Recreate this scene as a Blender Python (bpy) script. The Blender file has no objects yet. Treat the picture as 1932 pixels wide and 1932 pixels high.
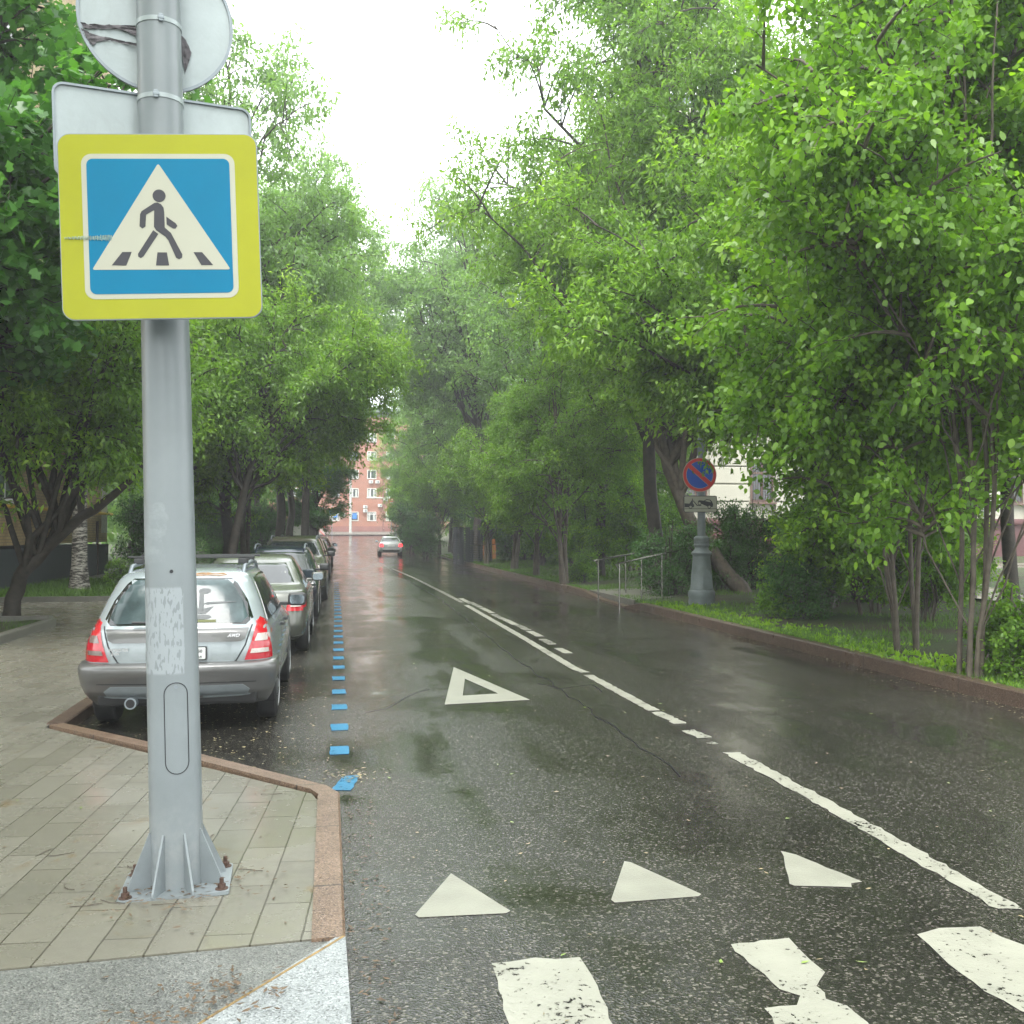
import bpy, bmesh, math, random
import numpy as np
from mathutils import Vector, Matrix, Euler
from mathutils.bvhtree import BVHTree

scene = bpy.context.scene
COL = scene.collection
R = math.radians
# ------------------------------------------------------------------ camera
EYE = 1.80
YAW = -9.64          # road runs along +Y, camera looks to the right of it
PITCH = 1.10
cam_d = bpy.data.cameras.new("camera"); cam = bpy.data.objects.new("camera", cam_d); COL.objects.link(cam)
cam_d.sensor_width = 36; cam_d.lens = 36; cam_d.clip_start = 0.05; cam_d.clip_end = 3000
cam.location = (0, 0, EYE)
cam.rotation_euler = (R(90 + PITCH), 0, R(YAW))
scene.camera = cam
scene.render.resolution_x = 1024; scene.render.resolution_y = 1024
# ------------------------------------------------------------------ world, sun, exposure
SUN_EL, SUN_AZ = 58.0, 200.0
world = bpy.data.worlds.new("World"); scene.world = world; world.use_nodes = True
wn = world.node_tree; wn.nodes.clear()
w_out = wn.nodes.new("ShaderNodeOutputWorld"); w_bg = wn.nodes.new("ShaderNodeBackground")
w_sky = wn.nodes.new("ShaderNodeTexSky"); w_sky.sky_type = 'NISHITA'; w_sky.sun_disc = False
w_sky.sun_elevation = R(SUN_EL); w_sky.sun_rotation = R(SUN_AZ); w_sky.air_density = 1.0; w_sky.dust_density = 4.0
w_hs = wn.nodes.new("ShaderNodeHueSaturation"); w_hs.inputs['Saturation'].default_value = 0.18
w_mix = wn.nodes.new("ShaderNodeMixRGB"); w_mix.inputs['Fac'].default_value = 0.72
w_mix.inputs['Color2'].default_value = (13.0, 13.6, 13.8, 1)      # the even cloud layer
wn.links.new(w_sky.outputs[0], w_hs.inputs['Color']); wn.links.new(w_hs.outputs[0], w_mix.inputs['Color1'])
wn.links.new(w_mix.outputs[0], w_bg.inputs['Color']); w_bg.inputs['Strength'].default_value = 0.125
wn.links.new(w_bg.outputs[0], w_out.inputs['Surface'])
sun_d = bpy.data.lights.new("sun", 'SUN'); sun_d.energy = 1.5; sun_d.angle = R(25); sun_d.color = (1, 0.97, 0.92)
sun = bpy.data.objects.new("sun", sun_d); COL.objects.link(sun)
sun.rotation_euler = (R(90 - SUN_EL), 0, R(180 - SUN_AZ + 0))
scene.view_settings.view_transform = 'Standard'; scene.view_settings.look = 'None'
scene.view_settings.exposure = 1.48; scene.view_settings.gamma = 1.0
scene.view_settings.use_curve_mapping = False
scene.cycles.max_bounces = 8; scene.cycles.diffuse_bounces = 3; scene.cycles.glossy_bounces = 3
scene.cycles.transparent_max_bounces = 12; scene.cycles.transmission_bounces = 4; scene.cycles.volume_bounces = 0

# ------------------------------------------------------------------ placing: a point seen at photo pixel (1932 grid) at a depth or on a level
bpy.context.view_layer.update()
CM = cam.rotation_euler.to_matrix()
RT, UP, FW = CM @ Vector((1, 0, 0)), CM @ Vector((0, 1, 0)), CM @ Vector((0, 0, -1))
def ray(vx, vy): return FW + RT * ((vx - 966) / 1932) - UP * ((vy - 966) / 1932)
def at(vx, vy, d): return Vector((0, 0, EYE)) + ray(vx, vy) * d
def G(vx, vy, z=0.0):
    r = ray(vx, vy); t = (z - EYE) / r.z
    return Vector((r.x * t, r.y * t, z))
def road_z(y):
    if y < 70: return 0.0
    if y < 143: return 1.25 * ((y - 70) / 73) ** 1.6
    return 1.25 + 0.42 * min(1, (y - 143) / 9)

# ------------------------------------------------------------------ objects and tags
def tag(o, label=None, cat=None, group=None, kind=None):
    if label: o["label"] = label
    if cat: o["category"] = cat
    if group: o["group"] = group
    if kind: o["kind"] = kind
    return o
def empty(name, loc=(0, 0, 0), rz=0.0, label=None, cat=None, group=None):
    o = bpy.data.objects.new(name, None); COL.objects.link(o); o.empty_display_size = 0.2
    o.location = loc; o.rotation_euler = (0, 0, rz)
    return tag(o, label, cat, group)
def link_mesh(name, me, mat=None, parent=None, loc=None):
    o = bpy.data.objects.new(name, me); COL.objects.link(o)
    if mat is not None:
        me.materials.clear()
        for m in (mat if isinstance(mat, (list, tuple)) else [mat]): me.materials.append(m)
    if parent: o.parent = parent
    if loc is not None: o.location = loc
    return o
def obj(name, bm, mat=None, parent=None, loc=None, smooth=None):
    me = bpy.data.meshes.new(name); bm.to_mesh(me); bm.free()
    if smooth is not None:
        me.polygons.foreach_set('use_smooth', [True] * len(me.polygons))
        if smooth < 179: me.set_sharp_from_angle(angle=R(smooth))
    return link_mesh(name, me, mat, parent, loc)
def kids(o): return [c for c in bpy.data.objects if c.parent == o]
def copy_tree(o, parent=None, children=None):
    c = o.copy(); COL.objects.link(c)
    if parent: c.parent = parent
    for ch in kids(o): copy_tree(ch, c)
    return c
def mesh_np(name, verts, faces_flat, face_sizes, mat, parent=None, smooth=False, young=None):
    me = bpy.data.meshes.new(name)
    nv = len(verts); nf = len(face_sizes)
    me.vertices.add(nv); me.vertices.foreach_set('co', np.asarray(verts, np.float32).ravel())
    me.loops.add(len(faces_flat)); me.loops.foreach_set('vertex_index', np.asarray(faces_flat, np.int32))
    me.polygons.add(nf)
    st = np.concatenate([[0], np.cumsum(face_sizes)[:-1]]).astype(np.int32)
    me.polygons.foreach_set('loop_start', st)
    if smooth: me.polygons.foreach_set('use_smooth', np.ones(nf, bool))
    if young is not None:
        a = me.attributes.new('young', 'FLOAT', 'FACE'); a.data.foreach_set('value', np.asarray(young, np.float32))
    me.update(calc_edges=True); me.validate()
    return link_mesh(name, me, mat, parent)

# bmesh shape helpers
def box(bm, c, s, rz=0.0, rx=0.0, ry=0.0, bev=0.0):
    r = bmesh.ops.create_cube(bm, size=1)
    vs = r['verts']
    M = Matrix.Translation(c) @ Euler((rx, ry, rz)).to_matrix().to_4x4() @ Matrix.Diagonal((s[0], s[1], s[2], 1))
    bmesh.ops.transform(bm, matrix=M, verts=vs)
    if bev > 0:
        es = list({e for v in vs for e in v.link_edges})
        bmesh.ops.bevel(bm, geom=es, offset=bev, segments=2, affect='EDGES', profile=0.6)
    return bm
def tube(bm, pts, rad, n=8, cap=True):
    pts = [Vector(p) for p in pts]
    if not isinstance(rad, (list, tuple)): rad = [rad] * len(pts)
    rings = []; prev = None
    for i, p in enumerate(pts):
        d = (pts[min(i + 1, len(pts) - 1)] - pts[max(i - 1, 0)]).normalized()
        if prev is None:
            a = d.orthogonal().normalized()
        else:
            a = (prev - d * prev.dot(d)); a = a.normalized() if a.length > 1e-5 else d.orthogonal().normalized()
        prev = a; b = d.cross(a)
        rings.append([bm.verts.new(p + (a * math.cos(2 * math.pi * k / n) + b * math.sin(2 * math.pi * k / n)) * rad[i]) for k in range(n)])
    for i in range(len(rings) - 1):
        for k in range(n):
            bm.faces.new((rings[i][k], rings[i][(k + 1) % n], rings[i + 1][(k + 1) % n], rings[i + 1][k]))
    if cap:
        bm.faces.new(rings[0][::-1]); bm.faces.new(rings[-1])
    return bm
def lathe(bm, prof, n=32, axis='z', c=(0, 0, 0)):
    rings = []
    for r, h in prof:
        ring = []
        for k in range(n):
            a = 2 * math.pi * k / n
            if axis == 'z': p = (c[0] + r * math.cos(a), c[1] + r * math.sin(a), c[2] + h)
            elif axis == 'x': p = (c[0] + h, c[1] + r * math.cos(a), c[2] + r * math.sin(a))
            else: p = (c[0] + r * math.sin(a), c[1] + h, c[2] + r * math.cos(a))
            ring.append(bm.verts.new(p))
        rings.append(ring)
    for i in range(len(rings) - 1):
        for k in range(n):
            bm.faces.new((rings[i][k], rings[i][(k + 1) % n], rings[i + 1][(k + 1) % n], rings[i + 1][k]))
    bm.faces.new(rings[0][::-1]); bm.faces.new(rings[-1])
    bmesh.ops.recalc_face_normals(bm, faces=bm.faces[:])
    return bm
def prism(bm, pts, h0, h1, plane='xy', M=None):
    """polygon in a plane extruded between two levels of the third axis"""
    def P(a, b, h):
        v = {'xy': (a, b, h), 'xz': (a, h, b), 'yz': (h, a, b)}[plane]
        v = Vector(v); return M @ v if M is not None else v
    lo = [bm.verts.new(P(a, b, h0)) for a, b in pts]; hi = [bm.verts.new(P(a, b, h1)) for a, b in pts]
    n = len(pts)
    fs = [bm.faces.new(lo[::-1]), bm.faces.new(hi)]
    for i in range(n): fs.append(bm.faces.new((lo[i], lo[(i + 1) % n], hi[(i + 1) % n], hi[i])))
    bmesh.ops.recalc_face_normals(bm, faces=fs)
    return bm
def rrect(w, h, r, cx=0, cy=0, n=6):
    p = []
    for sx, sy, a0 in ((1, 1, 0), (-1, 1, 90), (-1, -1, 180), (1, -1, 270)):
        for k in range(n + 1):
            a = R(a0 + 90 * k / n)
            p.append((cx + sx * (w / 2 - r) + r * math.cos(a), cy + sy * (h / 2 - r) + r * math.sin(a)))
    return p
def circ(r, cx=0, cy=0, n=40): return [(cx + r * math.cos(2 * math.pi * k / n), cy + r * math.sin(2 * math.pi * k / n)) for k in range(n)]
def capsule(x0, y0, x1, y1, r, n=8):
    a = math.atan2(y1 - y0, x1 - x0); p = []
    for k in range(n + 1): t = a - math.pi / 2 + math.pi * k / n; p.append((x1 + r * math.cos(t), y1 + r * math.sin(t)))
    for k in range(n + 1): t = a + math.pi / 2 + math.pi * k / n; p.append((x0 + r * math.cos(t), y0 + r * math.sin(t)))
    return p
def text_bm(s, size, depth=0.002, shear=0.0, bold=0.0):
    cu = bpy.data.curves.new('t', 'FONT'); cu.body = s; cu.size = size; cu.extrude = depth; cu.shear = shear; cu.offset = bold
    cu.align_x = 'CENTER'; cu.align_y = 'CENTER'
    o = bpy.data.objects.new('t', cu); COL.objects.link(o); bpy.context.view_layer.update()
    me = bpy.data.meshes.new_from_object(o.evaluated_get(bpy.context.evaluated_depsgraph_get()))
    bm = bmesh.new(); bm.from_mesh(me); bpy.data.objects.remove(o); bpy.data.meshes.remove(me); bpy.data.curves.remove(cu)
    return bm

# ------------------------------------------------------------------ materials
class NT:
    def __init__(s, m): s.t = m.node_tree
    def n(s, typ, **kw):
        x = s.t.nodes.new(typ)
        for k, v in kw.items():
            if k.startswith('i_'):
                key = k[2:].replace('_', ' ')
                x.inputs[key].default_value = v
            else: setattr(x, k, v)
        return x
    def l(s, a, b): s.t.links.new(a, b)
def col4(c): return (c[0], c[1], c[2], 1)
def new_mat(name):
    m = bpy.data.materials.new(name); m.use_nodes = True; t = m.node_tree; t.nodes.clear()
    nt = NT(m); out = nt.n('ShaderNodeOutputMaterial'); b = nt.n('ShaderNodeBsdfPrincipled'); nt.l(b.outputs[0], out.inputs[0])
    return m, nt, b, out
def pm(name, c, rough=0.5, metal=0.0, var=0.12, vs=6.0, bump=0.0, bs=60.0, coat=0.0, spec=0.5, rvar=0.1, grime=0.0):
    """plain procedural: colour with cloudy variation, roughness variation and fine bump"""
    m, nt, b, out = new_mat(name)
    tc = nt.n('ShaderNodeTexCoord')
    no = nt.n('ShaderNodeTexNoise', i_Scale=vs, i_Detail=6.0, i_Roughness=0.6); nt.l(tc.outputs['Object'], no.inputs['Vector'])
    mr = nt.n('ShaderNodeMapRange'); mr.inputs[3].default_value = 1 - var; mr.inputs[4].default_value = 1 + var
    mr.inputs[1].default_value = 0.3; mr.inputs[2].default_value = 0.7
    nt.l(no.outputs['Fac'], mr.inputs[0])
    mx = nt.n('ShaderNodeMixRGB', blend_type='MULTIPLY'); mx.inputs[0].default_value = 1; mx.inputs[1].default_value = col4(c)
    nt.l(mr.outputs[0], mx.inputs[2])
    src = mx.outputs[0]
    if grime > 0:
        g = nt.n('ShaderNodeTexNoise', i_Scale=vs * 0.7, i_Detail=9.0, i_Roughness=0.75, i_Distortion=1.0); nt.l(tc.outputs['Object'], g.inputs['Vector'])
        gr = nt.n('ShaderNodeMapRange'); gr.inputs[1].default_value = 0.5; gr.inputs[2].default_value = 0.75; gr.inputs[4].default_value = grime
        nt.l(g.outputs['Fac'], gr.inputs[0])
        gm = nt.n('ShaderNodeMixRGB'); gm.inputs[2].default_value = (0.12, 0.11, 0.09, 1); nt.l(src, gm.inputs[1]); nt.l(gr.outputs[0], gm.inputs[0]); src = gm.outputs[0]
    nt.l(src, b.inputs['Base Color'])
    rr = nt.n('ShaderNodeMapRange'); rr.inputs[3].default_value = max(0.02, rough - rvar); rr.inputs[4].default_value = min(1, rough + rvar)
    nt.l(no.outputs['Fac'], rr.inputs[0]); nt.l(rr.outputs[0], b.inputs['Roughness'])
    b.inputs['Metallic'].default_value = metal; b.inputs['Coat Weight'].default_value = coat; b.inputs['Coat Roughness'].default_value = 0.06
    b.inputs['Specular IOR Level'].default_value = spec
    if bump > 0:
        n2 = nt.n('ShaderNodeTexNoise', i_Scale=bs, i_Detail=4.0); nt.l(tc.outputs['Object'], n2.inputs['Vector'])
        bp = nt.n('ShaderNodeBump', i_Strength=bump, i_Distance=0.01); nt.l(n2.outputs['Fac'], bp.inputs['Height']); nt.l(bp.outputs[0], b.inputs['Normal'])
    return m

def leaf_mat(name, dark, light, young, rough=0.36, trans=0.48):
    m, nt, b, out = new_mat(name)
    g = nt.n('ShaderNodeNewGeometry')
    mx = nt.n('ShaderNodeMixRGB'); mx.inputs[1].default_value = col4(dark); mx.inputs[2].default_value = col4(light)
    nt.l(g.outputs['Random Per Island'], mx.inputs[0])
    at_ = nt.n('ShaderNodeAttribute', attribute_name='young')
    my = nt.n('ShaderNodeMixRGB'); my.inputs[2].default_value = col4(young)
    nt.l(mx.outputs[0], my.inputs[1]); nt.l(at_.outputs['Fac'], my.inputs[0])
    nt.l(my.outputs[0], b.inputs['Base Color']); b.inputs['Roughness'].default_value = rough; b.inputs['Specular IOR Level'].default_value = 0.45
    tr = nt.n('ShaderNodeBsdfTranslucent')
    br = nt.n('ShaderNodeMixRGB', blend_type='MULTIPLY'); br.inputs[0].default_value = 1; br.inputs[2].default_value = (1.35, 1.5, 0.6, 1)
    nt.l(my.outputs[0], br.inputs[1]); nt.l(br.outputs[0], tr.inputs['Color'])
    ms = nt.n('ShaderNodeMixShader'); ms.inputs[0].default_value = trans
    nt.l(b.outputs[0], ms.inputs[1]); nt.l(tr.outputs[0], ms.inputs[2]); nt.l(ms.outputs[0], out.inputs[0])
    return m

def asphalt_mat():
    m, nt, b, out = new_mat('wet_asphalt')
    tc = nt.n('ShaderNodeTexCoord'); P = tc.outputs['Object']
    v = nt.n('ShaderNodeTexVoronoi', i_Scale=95.0); nt.l(P, v.inputs['Vector'])
    r1 = nt.n('ShaderNodeValToRGB'); e = r1.color_ramp.elements
    e[0].position = 0.0; e[0].color = (0.016, 0.016, 0.014, 1); e[1].position = 1.0; e[1].color = (0.15, 0.14, 0.115, 1)
    k = r1.color_ramp.elements.new(0.62); k.color = (0.024, 0.023, 0.020, 1)
    k = r1.color_ramp.elements.new(0.86); k.color = (0.055, 0.052, 0.044, 1)
    sp = nt.n('ShaderNodeSeparateColor'); nt.l(v.outputs['Color'], sp.inputs[0]); nt.l(sp.outputs[0], r1.inputs[0])
    big = nt.n('ShaderNodeTexNoise', i_Scale=0.55, i_Detail=6.0, i_Roughness=0.6, i_Distortion=0.6); nt.l(P, big.inputs['Vector'])
    mp = nt.n('ShaderNodeMapping'); mp.inputs['Scale'].default_value = (1.3, 0.10, 1); nt.l(P, mp.inputs['Vector'])
    tr = nt.n('ShaderNodeTexNoise', i_Scale=1.0, i_Detail=4.0); nt.l(mp.outputs[0], tr.inputs['Vector'])
    add = nt.n('ShaderNodeMath', operation='ADD'); nt.l(big.outputs['Fac'], add.inputs[0]); nt.l(tr.outputs['Fac'], add.inputs[1])
    film = nt.n('ShaderNodeMapRange'); film.inputs[1].default_value = 0.90; film.inputs[2].default_value = 1.14; nt.l(add.outputs[0], film.inputs[0])
    mc = nt.n('ShaderNodeMixRGB', blend_type='MULTIPLY'); mc.inputs[0].default_value = 1; nt.l(r1.outputs[0], mc.inputs[1])
    mr = nt.n('ShaderNodeMapRange'); mr.inputs[3].default_value = 1.1; mr.inputs[4].default_value = 0.8; nt.l(film.outputs[0], mr.inputs[0]); nt.l(mr.outputs[0], mc.inputs[2])
    nt.l(mc.outputs[0], b.inputs['Base Color'])
    ro = nt.n('ShaderNodeMapRange'); ro.inputs[3].default_value = 0.17; ro.inputs[4].default_value = 0.035; nt.l(film.outputs[0], ro.inputs[0]); nt.l(ro.outputs[0], b.inputs['Roughness'])
    # bump: grit, drowned where the water film is thick, and slow ripples
    gs = nt.n('ShaderNodeMapRange'); gs.inputs[3].default_value = 0.42; gs.inputs[4].default_value = 0.08; nt.l(film.outputs[0], gs.inputs[0])
    b1 = nt.n('ShaderNodeBump', i_Distance=0.006); nt.l(gs.outputs[0], b1.inputs['Strength']); nt.l(v.outputs['Distance'], b1.inputs['Height'])
    rp = nt.n('ShaderNodeTexNoise', i_Scale=14.0, i_Detail=3.0); nt.l(P, rp.inputs['Vector'])
    b2 = nt.n('ShaderNodeBump', i_Distance=0.01, i_Strength=0.12); nt.l(rp.outputs['Fac'], b2.inputs['Height']); nt.l(b1.outputs[0], b2.inputs['Normal'])
    nt.l(b2.outputs[0], b.inputs['Normal']); b.inputs['Specular IOR Level'].default_value = 0.6
    return m

def paint_mat(name, c, wear=0.45, scale=30.0):
    """thermoplastic road paint: pitted, worn through in spots"""
    m, nt, b, out = new_mat(name)
    tc = nt.n('ShaderNodeTexCoord'); P = tc.outputs['Object']
    n1 = nt.n('ShaderNodeTexNoise', i_Scale=4.0, i_Detail=6.0); nt.l(P, n1.inputs['Vector'])
    n2 = nt.n('ShaderNodeTexNoise', i_Scale=scale, i_Detail=5.0, i_Roughness=0.7); nt.l(P, n2.inputs['Vector'])
    mr = nt.n('ShaderNodeMapRange'); mr.inputs[1].default_value = 0.3; mr.inputs[2].default_value = 0.7; mr.inputs[3].default_value = 0.78; mr.inputs[4].default_value = 1.0; nt.l(n1.outputs['Fac'], mr.inputs[0])
    mx = nt.n('ShaderNodeMixRGB', blend_type='MULTIPLY'); mx.inputs[0].default_value = 1; mx.inputs[1].default_value = col4(c); nt.l(mr.outputs[0], mx.inputs[2])
    nt.l(mx.outputs[0], b.inputs['Base Color']); b.inputs['Roughness'].default_value = 0.35
    bp = nt.n('ShaderNodeBump', i_Strength=0.35, i_Distance=0.01); nt.l(n2.outputs['Fac'], bp.inputs['Height']); nt.l(bp.outputs[0], b.inputs['Normal'])
    mul = nt.n('ShaderNodeMath', operation='MULTIPLY_ADD'); mul.inputs[1].default_value = 0.45; nt.l(n1.outputs['Fac'], mul.inputs[0]); nt.l(n2.outputs['Fac'], mul.inputs[2])
    th = nt.n('ShaderNodeMapRange'); th.inputs[1].default_value = wear; th.inputs[2].default_value = wear + 0.02; nt.l(mul.outputs[0], th.inputs[0])
    tb = nt.n('ShaderNodeBsdfTransparent'); ms = nt.n('ShaderNodeMixShader')
    nt.l(th.outputs[0], ms.inputs[0]); nt.l(tb.outputs[0], ms.inputs[1]); nt.l(b.outputs[0], ms.inputs[2]); nt.l(ms.outputs[0], out.inputs[0])
    return m

def slab_mat():
    m, nt, b, out = new_mat('wet_paving_slabs')
    tc = nt.n('ShaderNodeTexCoord'); P = tc.outputs['Object']
    mp = nt.n('ShaderNodeMapping'); mp.inputs['Rotation'].default_value = (0, 0, R(90 + 3.5)); nt.l(P, mp.inputs['Vector'])
    dn = nt.n('ShaderNodeTexNoise', i_Scale=5.0); nt.l(P, dn.inputs['Vector'])
    va = nt.n('ShaderNodeVectorMath', operation='MULTIPLY_ADD'); nt.l(dn.outputs['Color'], va.inputs[0]); va.inputs[1].default_value = (0.008, 0.008, 0); nt.l(mp.outputs[0], va.inputs[2])
    br = nt.n('ShaderNodeTexBrick', i_Scale=1.0, i_Mortar_Size=0.0045, i_Mortar_Smooth=0.3, i_Bias=0.0, i_Brick_Width=0.60, i_Row_Height=0.205)
    br.offset = 0.42; br.inputs['Color1'].default_value = (0.168, 0.16, 0.125, 1); br.inputs['Color2'].default_value = (0.205, 0.195, 0.157, 1); br.inputs['Mortar'].default_value = (0.075, 0.068, 0.05, 1)
    nt.l(va.outputs[0], br.inputs['Vector'])
    n1 = nt.n('ShaderNodeTexNoise', i_Scale=1.6, i_Detail=8.0, i_Roughness=0.65); nt.l(P, n1.inputs['Vector'])
    m1 = nt.n('ShaderNodeMapRange'); m1.inputs[1].default_value = 0.3; m1.inputs[2].default_value = 0.7; m1.inputs[3].default_value = 0.72; m1.inputs[4].default_value = 1.15; nt.l(n1.outputs['Fac'], m1.inputs[0])
    mx = nt.n('ShaderNodeMixRGB', blend_type='MULTIPLY'); mx.inputs[0].default_value = 1; nt.l(br.outputs['Color'], mx.inputs[1]); nt.l(m1.outputs[0], mx.inputs[2])
    # rusty ochre stains
    n2 = nt.n('ShaderNodeTexNoise', i_Scale=2.3, i_Detail=7.0, i_Distortion=1.2); nt.l(P, n2.inputs['Vector'])
    m2 = nt.n('ShaderNodeMapRange'); m2.inputs[1].default_value = 0.64; m2.inputs[2].default_value = 0.72; m2.inputs[4].default_value = 0.55; nt.l(n2.outputs['Fac'], m2.inputs[0])
    st = nt.n('ShaderNodeMixRGB'); st.inputs[2].default_value = (0.15, 0.10, 0.04, 1); nt.l(mx.outputs[0], st.inputs[1]); nt.l(m2.outputs[0], st.inputs[0])
    n3 = nt.n('ShaderNodeTexNoise', i_Scale=130.0, i_Detail=2.0); nt.l(P, n3.inputs['Vector'])
    m3 = nt.n('ShaderNodeMapRange'); m3.inputs[3].default_value = 0.85; m3.inputs[4].default_value = 1.15; nt.l(n3.outputs['Fac'], m3.inputs[0])
    sg = nt.n('ShaderNodeMixRGB', blend_type='MULTIPLY'); sg.inputs[0].default_value = 1; nt.l(st.outputs[0], sg.inputs[1]); nt.l(m3.outputs[0], sg.inputs[2])
    nt.l(sg.outputs[0], b.inputs['Base Color'])
    ro = nt.n('ShaderNodeMapRange'); ro.inputs[1].default_value = 0.35; ro.inputs[2].default_value = 0.62; ro.inputs[3].default_value = 0.42; ro.inputs[4].default_value = 0.10; nt.l(n1.outputs['Fac'], ro.inputs[0]); nt.l(ro.outputs[0], b.inputs['Roughness'])
    bp = nt.n('ShaderNodeBump', i_Strength=0.5, i_Distance=0.004, invert=True); nt.l(br.outputs['Fac'], bp.inputs['Height'])
    b2 = nt.n('ShaderNodeBump', i_Strength=0.12, i_Distance=0.004); nt.l(n3.outputs['Fac'], b2.inputs['Height']); nt.l(bp.outputs[0], b2.inputs['Normal'])
    nt.l(b2.outputs[0], b.inputs['Normal'])
    return m

def granite_mat(name, base, d, l, rough=0.4, seam=0.0):
    m, nt, b, out = new_mat(name)
    tc = nt.n('ShaderNodeTexCoord'); P = tc.outputs['Object']
    v = nt.n('ShaderNodeTexVoronoi', i_Scale=140.0); nt.l(P, v.inputs['Vector'])
    sp = nt.n('ShaderNodeSeparateColor'); nt.l(v.outputs['Color'], sp.inputs[0])
    rp = nt.n('ShaderNodeValToRGB'); e = rp.color_ramp.elements; rp.color_ramp.interpolation = 'LINEAR'
    e[0].position = 0.05; e[0].color = col4(d); e[1].position = 0.95; e[1].color = col4(l)
    k = rp.color_ramp.elements.new(0.3); k.color = col4(base); k = rp.color_ramp.elements.new(0.7); k.color = col4(base)
    nt.l(sp.outputs[0], rp.inputs[0])
    n1 = nt.n('ShaderNodeTexNoise', i_Scale=3.0, i_Detail=7.0, i_Roughness=0.7); nt.l(P, n1.inputs['Vector'])
    m1 = nt.n('ShaderNodeMapRange'); m1.inputs[1].default_value = 0.3; m1.inputs[2].default_value = 0.7; m1.inputs[3].default_value = 0.72; m1.inputs[4].default_value = 1.12; nt.l(n1.outputs['Fac'], m1.inputs[0])
    mx = nt.n('ShaderNodeMixRGB', blend_type='MULTIPLY'); mx.inputs[0].default_value = 1; nt.l(rp.outputs[0], mx.inputs[1]); nt.l(m1.outputs[0], mx.inputs[2])
    src = mx.outputs[0]
    if seam > 0:  # joints between kerb stones, every `seam` metres along Y
        sx = nt.n('ShaderNodeSeparateXYZ'); nt.l(P, sx.inputs[0])
        md = nt.n('ShaderNodeMath', operation='PINGPONG'); md.inputs[1].default_value = seam / 2; nt.l(sx.outputs['Y'], md.inputs[0])
        lt = nt.n('ShaderNodeMath', operation='LESS_THAN'); lt.inputs[1].default_value = 0.006; nt.l(md.outputs[0], lt.inputs[0])
        sm = nt.n('ShaderNodeMixRGB'); sm.inputs[2].default_value = (0.03, 0.025, 0.02, 1); nt.l(src, sm.inputs[1]); nt.l(lt.outputs[0], sm.inputs[0]); src = sm.outputs[0]
    nt.l(src, b.inputs['Base Color'])
    mr = nt.n('ShaderNodeMapRange'); mr.inputs[3].default_value = rough + 0.12; mr.inputs[4].default_value = rough - 0.15; nt.l(n1.outputs['Fac'], mr.inputs[0]); nt.l(mr.outputs[0], b.inputs['Roughness'])
    bp = nt.n('ShaderNodeBump', i_Strength=0.3, i_Distance=0.004); nt.l(v.outputs['Distance'], bp.inputs['Height']); nt.l(bp.outputs[0], b.inputs['Normal'])
    return m

def soil_mat():
    m, nt, b, out = new_mat('verge_soil_and_moss')
    tc = nt.n('ShaderNodeTexCoord'); P = tc.outputs['Object']
    n1 = nt.n('ShaderNodeTexNoise', i_Scale=0.7, i_Detail=8.0, i_Roughness=0.65); nt.l(P, n1.inputs['Vector'])
    rp = nt.n('ShaderNodeValToRGB'); e = rp.color_ramp.elements
    e[0].position = 0.38; e[0].color = (0.05, 0.035, 0.02, 1); e[1].position = 0.62; e[1].color = (0.045, 0.085, 0.018, 1)
    nt.l(n1.outputs['Fac'], rp.inputs[0])
    n2 = nt.n('ShaderNodeTexNoise', i_Scale=45.0, i_Detail=5.0, i_Roughness=0.75); nt.l(P, n2.inputs['Vector'])
    m2 = nt.n('ShaderNodeMapRange'); m2.inputs[1].default_value = 0.3; m2.inputs[2].default_value = 0.7; m2.inputs[3].default_value = 0.5; m2.inputs[4].default_value = 1.6; nt.l(n2.outputs['Fac'], m2.inputs[0])
    mx = nt.n('ShaderNodeMixRGB', blend_type='MULTIPLY'); mx.inputs[0].default_value = 1; nt.l(rp.outputs[0], mx.inputs[1]); nt.l(m2.outputs[0], mx.inputs[2])
    nt.l(mx.outputs[0], b.inputs['Base Color']); b.inputs['Roughness'].default_value = 0.7
    bp = nt.n('ShaderNodeBump', i_Strength=0.9, i_Distance=0.03); nt.l(n2.outputs['Fac'], bp.inputs['Height']); nt.l(bp.outputs[0], b.inputs['Normal'])
    return m

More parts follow.
